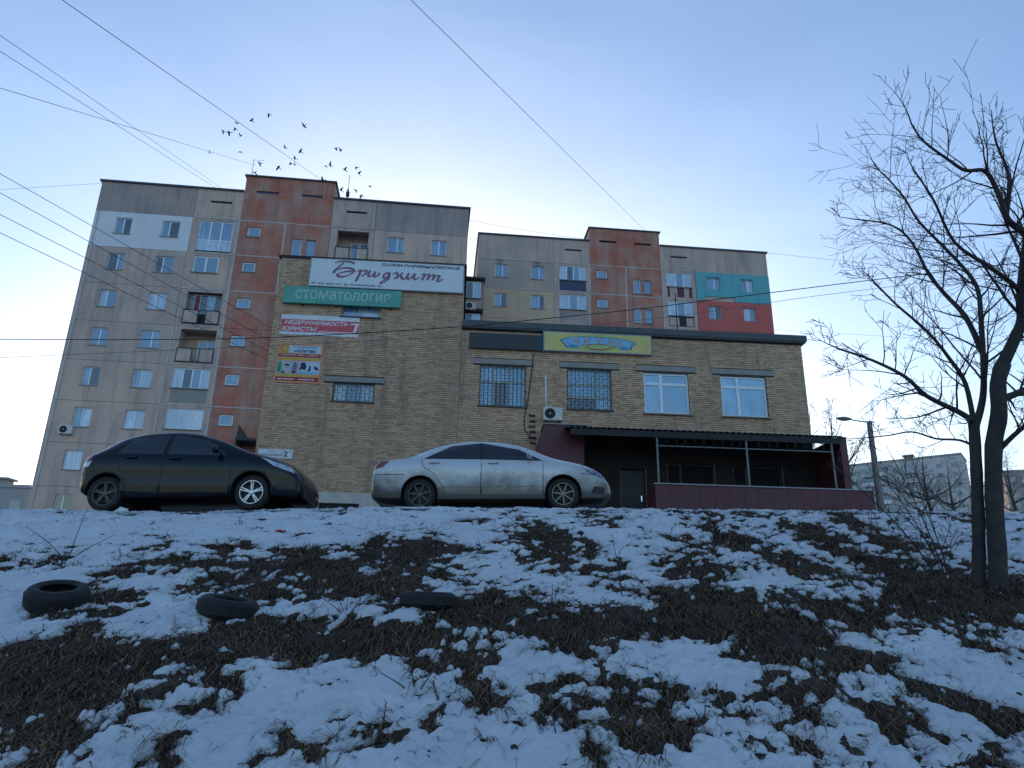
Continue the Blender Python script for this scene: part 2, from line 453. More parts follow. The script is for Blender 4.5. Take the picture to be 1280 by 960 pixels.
ny = np.concatenate([np.arange(2.6, 6.0, .016), np.arange(6.0, 9.0, .022), np.arange(9.0, 12.75, .03)])
na = np.linspace(-1, 1, 760)
SA, SY = np.meshgrid(na, ny)
SX = SA * (4.0 + (SY - 3.0) * .78)
ST = snow_t(SX, SY)
edge = np.clip((12.2 + .05 * np.clip(SX + 3, -3, 5) - SY + .25 * fbm(SX * 1.3, SY * 0 + 3, 3, 77)) / .5, -.6, 1)
ST = np.minimum(ST, edge + .1)
SZ = ground_z(SX, SY) + np.where(ST > 0, .010 + .036 * (1 - np.exp(-ST * 2.6)), .012 + ST * .30) + .013 * fbm(SX * 9, SY * 9, 4, 93, .6) + .016 * fbm(SX * 2, SY * 2, 2, 95)
tag(grid_mesh("snow", SX, SY, SZ, M["snow_cover"]), "thin patchy snow lying on the earth bank", "snow", kind="stuff")

# asphalt of the parking strip behind the crest
PX, PY = np.meshgrid(np.linspace(-30, 9, 40), np.linspace(13.0, 23.0, 12))
m_as = plain("asphalt", (.045, .045, .047), .9, var=.3, scale=4)
tag(grid_mesh("road", PX, PY, ground_z(PX, PY) + .006, m_as), "asphalt parking strip in front of the brick building", kind="structure")

def mat_grass():
    m, nt, b = new_mat("dry_grass")
    at_ = nt.nodes.new("ShaderNodeAttribute"); at_.attribute_name = "tint"
    c = ramp(nt, at_.outputs["Fac"], 0, 1, (.03, .017, .009, 1), (.27, .155, .075, 1))
    nt.links.new(c, b.inputs["Base Color"]); setin(b, "Roughness", .9)
    return m
mat_grass()
def make_grass():
    n = 430000
    yy = 2.7 + (12.3 - 2.7) * RNG.random(n) ** 1.25
    xx = (RNG.random(n) * 2 - 1) * (4.0 + (yy - 3.0) * .78)
    t = snow_t(xx, yy)
    clump = fbm(xx * 2.6, yy * 2.6, 3, 201)
    crest = np.exp(-((yy - 11.85 - .04 * np.clip(xx + 2, -3, 5)) / .22) ** 2) * np.clip(.2 + 1.2 * fbm(xx * 1.6, yy * .4, 3, 151), 0, 1)
    keep = (RNG.random(n) < crest * .8) | ((t < .0) & (RNG.random(n) < np.clip(.55 + .6 * clump, .12, 1))) | ((t < .22) & (RNG.random(n) < .10)) | (RNG.random(n) < .004)
    xx, yy, clump = xx[keep][:160000], yy[keep][:160000], clump[keep][:160000]
    n = len(xx)
    zz = ground_z(xx, yy) + .005
    L = (.05 + .17 * RNG.random(n) ** 1.8) * (1 + .7 * np.clip(clump, 0, 1))
    ang = -math.pi / 2 + RNG.normal(0, .9, n) + .8 * fbm(xx * 1.2, yy * 1.2, 2, 301)
    lean = .9 + .62 * RNG.random(n) ** .6
    dx, dy = np.cos(ang), np.sin(ang)
    w = .002 + .0028 * RNG.random(n)
    px, py = -dy * w, dx * w
    z1 = L * .55 * np.cos(lean); h1 = L * .55 * np.sin(lean)
    z2 = z1 + L * .4 * np.cos(lean + .7) + dy * h1 * .0; h2 = h1 + L * .45 * np.sin(np.minimum(lean + .7, 1.6))
    sl = .31
    V = np.zeros((n, 5, 3))
    V[:, 0] = np.stack([xx - px, yy - py, zz - .01], -1); V[:, 1] = np.stack([xx + px, yy + py, zz - .01], -1)
    V[:, 2] = np.stack([xx + dx * h1 + px * .8, yy + dy * h1 + py * .8, zz + z1 + sl * dy * h1], -1)
    V[:, 3] = np.stack([xx + dx * h1 - px * .8, yy + dy * h1 - py * .8, zz + z1 + sl * dy * h1], -1)
    V[:, 4] = np.stack([xx + dx * h2, yy + dy * h2, zz + z2 + sl * dy * h2], -1)
    me = bpy.data.meshes.new("dry_grass")
    me.vertices.add(n * 5); me.vertices.foreach_set("co", V.astype(np.float32).ravel())
    b = (np.arange(n) * 5)[:, None]
    li = np.concatenate([b + np.array([[0, 1, 2, 3]]), b + np.array([[3, 2, 4]])], 1)
    me.loops.add(n * 7); me.loops.foreach_set("vertex_index", li.ravel().astype(np.int32))
    st = np.concatenate([np.arange(n)[:, None] * 7, np.arange(n)[:, None] * 7 + 4], 1).ravel()
    me.polygons.add(n * 2)
    me.polygons.foreach_set("loop_start", st.astype(np.int32))
    me.polygons.foreach_set("loop_total", np.tile([4, 3], n).astype(np.int32))
    a = me.attributes.new("tint", 'FLOAT', 'POINT')
    tv = np.clip(RNG.random(n) ** 1.5 * .8 + .35 * np.clip(fbm(xx * 1.5, yy * 1.5, 2, 401), 0, 1), 0, 1)
    a.data.foreach_set("value", np.repeat(tv, 5).astype(np.float32))
    me.update(); me.validate()
    tag(link_mesh("dry_grass", me, M["dry_grass"]), "dark brown flattened dry grass covering the bare patches", "grass", kind="stuff")
make_grass()

# ------------------------------------------------------------------ panel apartment houses
def panel_mesh(x0, x1, z0, z1, holes, th, y0=0.0):
    """wall panel with rectangular openings, front at y0, reveals of depth th"""
    mb = MB()
    xs = sorted({x0, x1, *[h[0] for h in holes], *[h[1] for h in holes]})
    zs = sorted({z0, z1, *[h[2] for h in holes], *[h[3] for h in holes]})
    inside = lambda x, z: any(h[0] < x < h[1] and h[2] < z < h[3] for h in holes)
    for i in range(len(xs) - 1):
        for j in range(len(zs) - 1):
            if not inside((xs[i] + xs[i + 1]) / 2, (zs[j] + zs[j + 1]) / 2):
                mb.quad((xs[i], y0, zs[j]), (xs[i + 1], y0, zs[j]), (xs[i + 1], y0, zs[j + 1]), (xs[i], y0, zs[j + 1]))
    y1 = y0 + th
    for a, b, c, d in holes:
        mb.quad((a, y0, c), (a, y1, c), (b, y1, c), (b, y0, c)); mb.quad((a, y0, d), (b, y0, d), (b, y1, d), (a, y1, d))
        mb.quad((a, y0, c), (a, y0, d), (a, y1, d), (a, y1, c)); mb.quad((b, y0, c), (b, y1, c), (b, y1, d), (b, y0, d))
    mb.quad((x0, y0, z0), (x0, y0, z1), (x0, y1, z1), (x0, y1, z0)); mb.quad((x1, y0, z0), (x1, y1, z0), (x1, y1, z1), (x1, y0, z1))
    mb.quad((x0, y0, z0), (x0, y1, z0), (x1, y1, z0), (x1, y0, z0)); mb.quad((x0, y0, z1), (x1, y0, z1), (x1, y1, z1), (x0, y1, z1))
    return mb

def window(parent, x0, x1, z0, z1, y, cols=2, rows=1, fr=.06, frame="frame_white", panes="glass_blue", sill=True, splits=None, rsplits=None, ajar=None):
    """frame with its panes and sill; panes may be one name or a list, column by column"""
    cs = splits or [x0 + (x1 - x0) * i / cols for i in range(cols + 1)]
    rs = rsplits or [z0 + (z1 - z0) * i / rows for i in range(rows + 1)]
    mb = MB()
    mb.box(x0, x1, y, y + .07, z0, z0 + fr); mb.box(x0, x1, y, y + .07, z1 - fr, z1)
    mb.box(x0, x0 + fr, y + .001, y + .069, z0 + fr, z1 - fr); mb.box(x1 - fr, x1, y + .001, y + .069, z0 + fr, z1 - fr)
    for c in cs[1:-1]: mb.box(c - fr * .75, c + fr * .75, y - .004, y + .066, z0 + fr, z1 - fr)
    for r in rs[1:-1]: mb.box(x0 + fr, x1 - fr, y + .003, y + .062, r - fr * .7, r + fr * .7)
    w = mb.build("window", M[frame], parent)
    k = 0
    for i in range(len(cs) - 1):
        for j in range(len(rs) - 1):
            p = panes[k % len(panes)] if isinstance(panes, (list, tuple)) else panes
            k += 1
            MB().box(cs[i] + .01, cs[i + 1] - .01, y + .03, y + .045, rs[j] + .01, rs[j + 1] - .01).build("pane", M[p], w)
    if sill:
        MB().box(x0 - .06, x1 + .06, y - .19, y + .02, z0 - .05, z0 - .004).build("sill", M["flashing" if frame == "frame_old" else "lintel_grey"], w)
    return w

def apartment(name, label, x, y, yaw, zb, zt, cfg):
    """one section of a nine-storey panel house; local x along the facade, -y to the street, z above its foot"""
    T = empty(name, (x, y, zb), rad(yaw))
    tag(T, label, "apartment block", "panel apartment houses behind the brick building")
    W, H = 26.3, zt - zb
    ST, A = 2.8, 2.45
    bays = [(0, 6.65), (6.65, 9.9), (9.9, 16.3), (16.3, 19.45), (19.45, W)]
    # body behind the panels
    core = MB()
    for i, (a, b) in enumerate(bays):
        yf = 1.30 if i in (1, 3) else .27
        core.box(a, b, yf, 12.0, 0, H - .12)
    core.build("core", M["concrete_dark"], T)
    rf = MB(); rf.box(-.12, 9.88, -.14, 12.1, H - .10, H + .02); rf.box(16.32, W + .12, -.14, 12.1, H - .10, H + .02)
    rf.build("roof_edge", M["flashing"], T)
    # attic panels with vent slots
    za = H - A
    att = cfg["attic"]
    for i, (a, b) in enumerate(bays):
        if i == 2: continue
        holes = [(a + 1.0, a + 2.5, za + 1.28, za + 1.46)] if i in (1, 3) else []
        panel_mesh(a + .012, b - .012, za + .012, H - .10, holes, .26).build("panel", M[att[i]], T)
        for h in holes: MB().box(h[0], h[1], .10, .13, h[2], h[3]).build("vent", M["vent_dark"], T)
        if i in (1, 3): MB().box(a, b, .27, 1.31, za + .1, H - .13).build("attic_slab", M["concrete_dark"], T)
    # stair tower
    ht = H + 1.24
    vz = H - .12
    holes = [(10.75, 12.35, vz, vz + .22), (14.0, 15.5, vz - .02, vz + .2)]
    panel_mesh(9.9, 16.3, za + .012, ht, holes, .26, -.03).build("panel", M["paint_red_worn"], T)
    for h in holes: MB().box(h[0], h[1], .06, .10, h[2], h[3]).build("vent", M[cfg["towervent"]], T)
    MB().box(9.9, 16.3, .24, 6.0, H - .11, ht - .02).build("tower", M["concrete_dark"], T)
    MB().box(9.78, 16.42, -.16, 6.1, ht, ht + .1).build("roof_edge", M["flashing"], T)
    # storeys
    n = int(math.ceil((H - A) / ST))
    for k in range(min(n, cfg.get("storeys", 9))):
        z1 = H - A - ST * k; z0 = max(z1 - ST, 0)
        if z1 < .3: break
        for i, (a, b) in enumerate(bays):
            if i in (0, 4):
                ws = [(1.5, 2.58), (4.65, 5.85)] if i == 0 else [(20.45, 21.65), (23.65, 24.75)]
                ws = [(p, q, z1 - .46 - 1.27, z1 - .46) for p, q in ws if z1 - 1.8 > z0]
                if cfg["visible"](k, i) is False: ws = []
                mat = cfg["panel"](k, i)
                if mat == "paint_teal":
                    cs = [a + .012, 20.25, 21.85, 22.9, 23.45, 25.1, b - .012]
                    for q in range(len(cs) - 1):
                        hs = [h for h in ws if h[0] >= cs[q] and h[1] <= cs[q + 1]]
                        lo = z0 + .012 if q not in (1, 2) else z0 + .42
                        panel_mesh(cs[q] + (.008 if q else 0), cs[q + 1] - .008, lo, z1 - .62 if False else z1 - .012, hs, .34, -.08).build("panel", M[mat], T)
                    panel_mesh(20.25, 22.9, z0 + .012, z0 + .41, [], .26).build("panel", M["concrete_beige"], T)
                else:
                    off = -.06 if mat == "paint_red_new" else 0
                    panel_mesh(a + .012, b - .012, z0 + .012, z1 - .012, ws, .26 - off, off).build("panel", M[mat], T)
                for q, h in enumerate(ws):
                    pn = random.choice([["glass_blue", "glass_blue"], ["glass_blue", "glass_pale"], ["glass_pale", "glass_blue"], ["glass_blue", "glass_dark"]])
                    pn = cfg.get("panes", {}).get((k, i, q), pn)
                    cut = random.choice([.42, .5, .5, .55, .6])
                    window(T, *h, .12, panes=pn, splits=[h[0], h[0] + (h[1] - h[0]) * cut, h[1]])
            elif i == 2:
                sq = [(10.5, 11.43, z1 - .49 - .78, z1 - .49)] if z1 - 1.3 > z0 else []
                nw = [(13.75, 14.42, z1 - 2.55, z1 - 1.18), (14.72, 15.38, z1 - 2.55, z1 - 1.18)] if z1 - 2.6 > z0 and cfg["visible"](k, 2) else []
                panel_mesh(9.912, 13.09, z0 + .012, z1 - .012, sq, .29, -.03).build("panel", M["paint_red_worn"], T)
                panel_mesh(13.11, 16.288, z0 + .012, z1 - .012, nw, .29, -.03).build("panel", M["paint_red_worn"], T)
                for h in sq: window(T, *h, .08, cols=1, fr=.10, panes="glass_blue")
                for q, h in enumerate(nw): window(T, *h, .08, cols=1, fr=.07 if q == 0 else .03, panes="glass_blue", frame="frame_white" if q == 0 else "frame_old")
            else:
                loggia(T, a, b, z0, z1, cfg["loggia"](k, i), cfg)
    # rough white sealant along some joints
    for (a, b, k) in cfg["joints"]:
        zj = H - A - ST * k
        if zj > .2: MB().box(a, b, -.045, -.002, zj - .035, zj + .03).build("joint_seal", M["sealant"], T)
    for (xj, k0, k1) in cfg["vjoints"]:
        za_, zb_ = H - A - ST * k0, max(H - A - ST * k1, .1)
        MB().box(xj - .05, xj + .05, -.05, -.002, zb_, za_).build("joint_seal", M[cfg.get("vmat", "sealant")], T)
    return T

def loggia(T, a, b, z0, z1, kind, cfg):
    wall = cfg.get("logwall", "concrete_grey")
    MB().box(a + .002, b - .002, -.01, 1.29, z0 - .02, z0 + .16).build("balcony_slab", M[wall], T)
    x0, x1 = a + .52, b - .38
    # cheek piers either side of the opening
    MB().box(a + .012, x0, 0, 1.29, z0 + .17, z1 - .03).build("pier", M[wall], T)
    MB().box(x1, b - .012, 0, 1.29, z0 + .17, z1 - .03).build("pier", M[wall], T)
    MB().box(x0, x1, .0, .2, z1 - .22, z1 - .03).build("beam", M[wall], T)
    top = z1 - .23; bot = z0 + .17
    if bot > top - 1.0: return
    if kind == "full":
        cs = [x0 + (x1 - x0) * t for t in (0, .34, .66, 1)]
        window(T, x0, x1, bot, top, .06, fr=.075, splits=cs, rsplits=[bot, bot + .88, top], panes=["glass_pale", "glass_blue"], sill=False)
        MB().box(x0 - .05, x1 + .05, -.03, .05, bot - .06, bot + .02).build("trim", M["iron_dark"], T)
    elif kind == "wall":
        h = (x0 + .02, x0 + 1.72, top - 1.3, top - .03)
        panel_mesh(x0, x1, bot, top, [h], .24, .01).build("panel", M["concrete_beige"], T)
        window(T, *h, .06, fr=.09, panes=["glass_blue", "glass_blue"])
    elif kind in ("open", "cluttered"):
        MB().box(x0, x1, 1.22, 1.28, bot, top).build("back_wall", M[cfg.get("backwall", "concrete_beige")], T)
        cs = [x0 + .9, x0 + 1.5, x1 - .05]
        if kind == "cluttered":
            window(T, x0 + .05, x1 - .05, bot + .9, top - .05, .35, fr=.05, splits=[x0 + .05, x0 + .42, x0 + .82, x0 + 1.32, x0 + 1.8, x1 - .05],
                   panes=["glass_dark", "curtain_red", "glass_dark", "glass_blue", "glass_dark"], frame="frame_old", sill=False)
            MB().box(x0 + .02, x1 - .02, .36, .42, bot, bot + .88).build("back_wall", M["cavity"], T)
        else:
            window(T, cs[0], cs[1], bot + .02, bot + 2.0, 1.14, cols=1, panes="glass_blue", sill=False)
            window(T, cs[1] + .02, cs[2], bot + .95, bot + 2.0, 1.14, cols=1, panes="glass_blue")
        rail = MB()
        for zz in (bot + .02, bot + .98): rail.box(x0 - .05, x1 + .05, -.10, -.06, zz, zz + .05)
        for xx in (x0 - .03, x0 + .95, x0 + 1.45, x1 - .01): rail.box(xx, xx + .04, -.099, -.061, bot + .06, bot + .98)
        r = rail.build("balcony_railing", M["iron_dark"], T)
        MB().box(x0 + .03, x0 + .93, -.09, -.07, bot + .08, bot + .96).build("railing_panel", M[cfg.get("railpanel", "concrete_grey")], r)
        MB().box(x0 + 1.5, x1 - .04, -.09, -.07, bot + .08, bot + .96).build("railing_panel", M[cfg.get("railpanel", "concrete_grey")], r)
    else:
        # glazed upper half over a parapet
        spl = {"three": (0, .36, .68, 1), "four": (0, .27, .52, .76, 1), "white": (0, .36, .68, 1)}[kind.split("_")[0]]
        pm = {"three": ["glass_pale", "glass_blue", "glass_pale"], "four": ["glass_pale", "glass_dark", "glass_blue", "glass_pale"], "white": ["glass_pale", "glass_pale", "frame_white"]}[kind.split("_")[0]]
        zr = bot + 1.0
        window(T, x0, x1, zr, top, .06, fr=.065, splits=[x0 + (x1 - x0) * t for t in spl], panes=pm)
        pmat = kind.split("_", 1)[1] if "_" in kind else "lintel_grey"
        if pmat == "striped":
            cs = [0, .1, .4, .68, .88, 1]
            for q in range(5):
                MB().box(x0 + (x1 - x0) * cs[q], x0 + (x1 - x0) * cs[q + 1] - .01, .0, .08, bot, zr - .06).build("parapet_panel", M["cladding_red" if q % 2 == 0 else "concrete_grey"], T)
        elif pmat == "framed":
            MB().box(x0, x1, .03, .08, bot, zr - .06).build("parapet_panel", M["concrete_grey"], T)
            mb = MB()
            for zz in (bot, zr - .12): mb.box(x0, x1, -.02, .02, zz, zz + .05)
            for xx in (x0, x0 + .95, x0 + 1.5, x1 - .05): mb.box(xx, xx + .045, -.019, .019, bot + .05, zr - .12)
            mb.build("balcony_railing", M["iron_dark"], T)
            MB().box(x0 + 1.0, x0 + 1.5, -.01, .02, bot + .06, zr - .13).build("parapet_panel", M["cavity"], T)
        else:
            MB().box(x0, x1, .0, .08, bot, zr - .06).build("parapet_panel", M[pmat], T)

cfgA = dict(
    attic=["concrete_dark", "concrete_beige", None, "concrete_grey", "concrete_dark"],
    panel=lambda k, i: ("paint_white" if k == 0 else ("concrete_grey" if k < 4 else "concrete_beige")) if i == 0 else "concrete_beige",
    visible=lambda k, i: i == 0 or k < 2,
    loggia=lambda k, i: (["full", "wall", "cluttered", "open", "four_lintel_grey", "white_concrete_grey", "three_concrete_grey", "three_concrete_grey", "three"][k] if i == 1 else ("open" if k < 2 else "three")),
    towervent="vent_blue", backwall="concrete_beige",
    panes={(0, 0, 0): ["glass_blue", "glass_dark"], (7, 0, 0): ["glass_warm", "glass_warm"], (1, 0, 0): ["glass_dark", "glass_blue"], (1, 0, 1): ["glass_dark", "glass_blue"],
           (2, 0, 0): ["glass_pale", "glass_blue"], (2, 0, 1): ["glass_pale", "glass_pale"], (5, 0, 1): ["glass_pale", "glass_pale"], (6, 0, 0): ["glass_pale", "glass_pale"]},
    joints=[(6.7, 16.2, 0), (7.0, 9.8, 1), (9.95, 16.2, 1), (9.95, 16.2, 2), (6.7, 9.7, 2), (9.95, 16.2, 4), (9.95, 16.2, 5), (9.95, 13, 6), (6.7, 7.4, 4), (9.2, 9.8, 4), (6.7, 7.4, 5), (9.2, 9.8, 5)],
    vjoints=[(.25, 0, 9), (6.65, 3, 9), (9.88, 0, 9), (13.1, 0, 2)])
cfgD = dict(
    attic=["concrete_grey", "concrete_grey", None, "concrete_grey", "concrete_grey"],
    panel=lambda k, i: ("panel_soot" if k == 0 else "render_ochre") if i == 0 else ("paint_teal" if k == 0 else "paint_red_new"),
    visible=lambda k, i: k < 3,
    loggia=lambda k, i: (["four_vent_blue", "three_concrete_dark", "four_lintel_grey"][min(k, 2)] if i == 1 else ["three_striped", "three_framed", "three_lintel_grey"][min(k, 2)]),
    towervent="vent_dark",
    joints=[(.4, 6.6, 0), (.2, 6.6, 1), (6.8, 9.8, 0), (9.95, 16.2, 0), (9.95, 16.2, 1), (16.4, 19.2, 0)],
    vjoints=[(9.85, 0, 4), (13.1, 0, 4), (16.4, 0, 4)], storeys=9)
yA, yD = 6.0, 5.5
ZA, ZD = 29.77, 32.86
gA, gD = gz(-16, 47) - .2, gz(10, 57) - .2
apartment("apartment_block", "tall grey panel apartment block with a white-painted top storey at one corner", -29.8 * math.cos(rad(yA)), 47.6 - 29.8 * math.sin(rad(yA)), yA, gA, ZA, cfgA)
apartment("apartment_block", "panel apartment block with teal and red painted storeys behind the lower roof", -3.16 * math.cos(rad(yD)), 56.4 - 3.16 * math.sin(rad(yD)), yD, gD, ZD, cfgD)

# link wing in the gap between the two blocks
T = empty("link_wing", (at(581, 345, 51.5).x, 51.5, gz(-3, 51)), rad(6))
tag(T, "narrow dark link wing with glazed balconies in the gap between both apartment blocks", "building wing")
zz = 26.0 - T.location.z
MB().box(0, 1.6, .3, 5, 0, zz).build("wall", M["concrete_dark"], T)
MB().box(-.05, 1.65, -.3, 5.1, zz + .001, zz + .12).build("roof_edge", M["flashing"], T)
for k in range(3):
    b = zz - 2.75 * (k + 1)
    MB().box(0, 1.5, -.32, .3, b - .12, b + .12).build("balcony_slab", M["seam_dark"], T)
    window(T, .12, 1.3, b + 1.0, b + 2.45, -.2, cols=2, panes=["glass_dark", "glass_pale"])
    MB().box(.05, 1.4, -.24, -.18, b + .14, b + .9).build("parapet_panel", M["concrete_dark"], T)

# ------------------------------------------------------------------ brick shop building
BZ = 3.0
TB = empty("brick_building", (-3, 24.6, BZ), rad(4))
tag(TB, "yellow brick shop building with a tall end and a lower wing with flat roofs", "shop building")
TBM = Matrix.Translation((-3, 24.6, BZ)) @ Matrix.Rotation(rad(4), 4, 'Z')
def put_B(o, u, y, z):
    o.location = TBM @ Vector((u, y, z - BZ)); o.rotation_euler = (0, 0, rad(4)); return o

HT = [(-3.35, -1.93, 7.43, 8.14), (-3.32, -1.93, 10.68, 11.3)]
HL = [(1.83, 3.51, 7.47, 9.06), (5.03, 6.66, 7.47, 9.06), (7.87, 9.56, 7.42, 9.0), (10.78, 12.52, 7.42, 9.0),
      (6.9, 7.8, 3.3, 5.35), (8.6, 10.3, 4.0, 5.6), (11.0, 12.8, 4.0, 5.6)]
lz = lambda hs: [(a, b, c - BZ, d - BZ) for a, b, c, d in hs]
PL = 4.18
panel_mesh(-5.77, 1.10, PL - BZ, 12.95 - BZ, lz(HT), .25).build("wall", M["mortar"], TB)
panel_mesh(1.10, 14.05, 3.25 - BZ, 10.45 - BZ, lz(HL), .25).build("wall", M["mortar"], TB)
cb = MB(); cb.box(-5.77, 1.10, .251, 9.5, 0, 12.9 - BZ); cb.box(1.11, 14.05, .251, 9.5, 0, 10.4 - BZ)
cb.build("core", M["mortar"], TB)
panel_mesh(-5.80, 1.12, 0, PL - BZ - .003, [(-3.45, -2.1, 3.55 - BZ, 3.82 - BZ)], .3, -.05).build("plinth", M["plinth"], TB)
g = MB()
for i in range(14): g.box(-3.43 + i * .098, -3.41 + i * .098, -.03, -.01, 3.56 - BZ, 3.81 - BZ)
g.box(-3.45, -2.1, .1, .12, 3.55 - BZ, 3.82 - BZ)
g.build("basement_grille", M["iron_dark"], TB)

def mat_brick(name, per_object):
    m, nt, b = new_mat(name)
    tc = nt.nodes.new("ShaderNodeTexCoord").outputs["Object"]
    if per_object:
        s = nt.nodes.new("ShaderNodeObjectInfo").outputs["Random"]
    else:
        a = nt.nodes.new("ShaderNodeAttribute"); a.attribute_name = "tint"; s = a.outputs["Fac"]
    r = nt.nodes.new("ShaderNodeValToRGB"); e = r.color_ramp.elements
    cols = [(0, (.45, .265, .155)), (.2, (.60, .375, .225)), (.45, (.68, .43, .265)), (.7, (.73, .47, .30)), (.86, (.50, .28, .165)), (1, (.66, .45, .33))]
    e[0].position, e[0].color = cols[0][0], (*cols[0][1], 1)
    e[1].position, e[1].color = cols[-1][0], (*cols[-1][1], 1)
    for p, c in cols[1:-1]:
        q = e.new(p); q.color = (*c, 1)
    nt.links.new(s, r.inputs[0])
    gm = nt.nodes.new("ShaderNodeNewGeometry").outputs["Position"]
    big = noise(nt, .38, 8, .68, gm)
    c = mix(nt, ramp(nt, big, .42, .72, (0, 0, 0, 1), (.55, .55, .55, 1)), r.outputs[0], (.33, .24, .17))
    st = noise(nt, 1.0, 6, .7, gm, (2.2, 2.2, .22))
    c = mix(nt, ramp(nt, st, .52, .72, (0, 0, 0, 1), (.65, .65, .65, 1)), c, (.20, .145, .11))
    c = mix(nt, ramp(nt, noise(nt, 25, 4, .6, gm), .3, .8, (0, 0, 0, 1), (.2, .2, .2, 1)), c, (.38, .29, .21))
    nt.links.new(c, b.inputs["Base Color"]); setin(b, "Roughness", .92)
    bump(nt, b, noise(nt, 60, 4, .6, gm), .3, .01)
    return m
mat_brick("brick", False); mat_brick("brick_single", True)

def lay_bricks():
    v, f, tint = [], [], []
    singles = []
    rnd = random.Random(3)
    LINT = [(-3.72, -1.58, 8.14, 8.34)] + [(x0, x1, 9.06, 9.27) for x0, x1 in ((1.56, 3.8), (4.74, 6.98), (7.58, 9.86), (10.47, 12.86))]
    def add(x0, x1, z0, z1):
        y0 = -.02 - rnd.uniform(-.004, .005)
        n = len(v)
        v.extend([(x0, y0, z0), (x1, y0, z0), (x1, y0, z1), (x0, y0, z1), (x0, 0.001, z0), (x1, 0.001, z0), (x1, 0.001, z1), (x0, 0.001, z1)])
        f.extend([(n, n + 1, n + 2, n + 3), (n, n + 4, n + 5, n + 1), (n + 3, n + 2, n + 6, n + 7), (n, n + 3, n + 7, n + 4), (n + 1, n + 5, n + 6, n + 2)])
        tint.extend([rnd.random()] * 8)
    def course(u0, u1, z, row, holes):
        z0, z1 = z + .007, z + .068
        header = row % 5 == 3
        L = .12 if header else .25
        x = u0 - (0.13 if row % 2 else 0.0) - (0.0 if not header else .06)
        while x < u1:
            a, b = max(x, u0), min(x + L, u1)
            x += L + .010
            segs = [(a, b)]
            for h in holes:
                if h[2] < z1 and h[3] > z0:
                    ns = []
                    for p, q in segs:
                        if h[1] <= p or h[0] >= q: ns.append((p, q))
                        else:
                            if h[0] - p > .03: ns.append((p, h[0]))
                            if q - h[1] > .03: ns.append((h[1], q))
                    segs = ns
            for p, q in segs:
                if q - p < .03: continue
                if abs(q - p - .25) < 1e-4 and -3.85 < p and q < 1.0 and 5.0 < z0 and z1 < 6.25 and len(singles) < 300:
                    singles.append((p, z0, rnd.uniform(-.003, .003)))
                else:
                    add(p, q, z0 - BZ, z1 - BZ)
    r, z = 0, PL
    while z + .07 < 12.95:
        course(-5.77, 1.10, z, r, HT + LINT[:1]); r += 1; z += .075
    r, z = 0, 3.3
    while z + .07 < 10.40:
        course(1.115, 14.05, z, r, HL + LINT[1:]); r += 1; z += .075
    me = bpy.data.meshes.new("brickwork"); me.from_pydata(v, [], f)
    a = me.attributes.new("tint", 'FLOAT', 'POINT'); a.data.foreach_set("value", np.array(tint, np.float32))
    tag(link_mesh("brickwork", me, M["brick"], TB), kind="stuff")
    bm_ = MB().box(0, .25, -.02, .001, 0, .061, "k").mesh("brick")
    bm_.materials.append(M["brick_single"])
    for p, z0, dy in singles:
        o = bpy.data.objects.new("brick", bm_); COL.objects.link(o); o.parent = TB; o.location = (p, dy, z0 - BZ)
lay_bricks()
# side wall of the tall end that rises over the wing
MB().box(1.101, 1.118, .0, 9.5, 10.42 - BZ, 12.9 - BZ).build("side_wall", M["brick_single"], TB)
for (x0, x1, z0, z1) in ((-3.72, -1.58, 8.145, 8.335), (1.56, 3.8, 9.065, 9.265), (4.74, 6.98, 9.065, 9.265), (7.58, 9.86, 9.065, 9.265), (10.47, 12.86, 9.065, 9.265)):
    MB().box(x0, x1, -.035, .02, z0 - BZ, z1 - BZ).build("lintel", M["lintel_grey"], TB)
rf = MB(); rf.box(-5.85, 1.2, -.07, 9.6, 12.955 - BZ, 13.05 - BZ); rf.build("roof_edge", M["seam_dark"], TB)
rf = MB(); rf.box(1.12, 14.22, -.2, 9.7, 10.46 - BZ, 10.70 - BZ); rf.box(1.12, 14.18, -.17, 9.6, 10.405 - BZ, 10.458 - BZ)
rf.build("roof_edge", M["flashing"], TB)

def grille(x0, x1, z0, z1, n, parent):
    mb = MB()
    y = -.03
    for i in range(n + 1):
        x = x0 + (x1 - x0) * i / n
        mb.tube([(x, y, z0 - BZ), (x, y, z1 - BZ)], .010, 4)
    for i in range(n):
        xa, xb = x0 + (x1 - x0) * i / n, x0 + (x1 - x0) * (i + 1) / n
        k = max(2, int((z1 - z0) / .22))
        for j in range(k):
            zz = z0 + (z1 - z0) * (j + (.25 if i % 2 else .75)) / k
            mb.box(xa, xb, y - .006, y + .006, zz - BZ - .007, zz - BZ + .007)
    for zz in (z0, z1): mb.box(x0, x1, y - .011, y + .011, zz - BZ - .012, zz - BZ + .012)
    for zz in (z0, z1):
        for x in (x0, x1): mb.box(x - .012, x + .012, y, .1, zz - BZ - .01, zz - BZ + .01)
    return mb.build("window_grille", M["iron_grille"], parent)

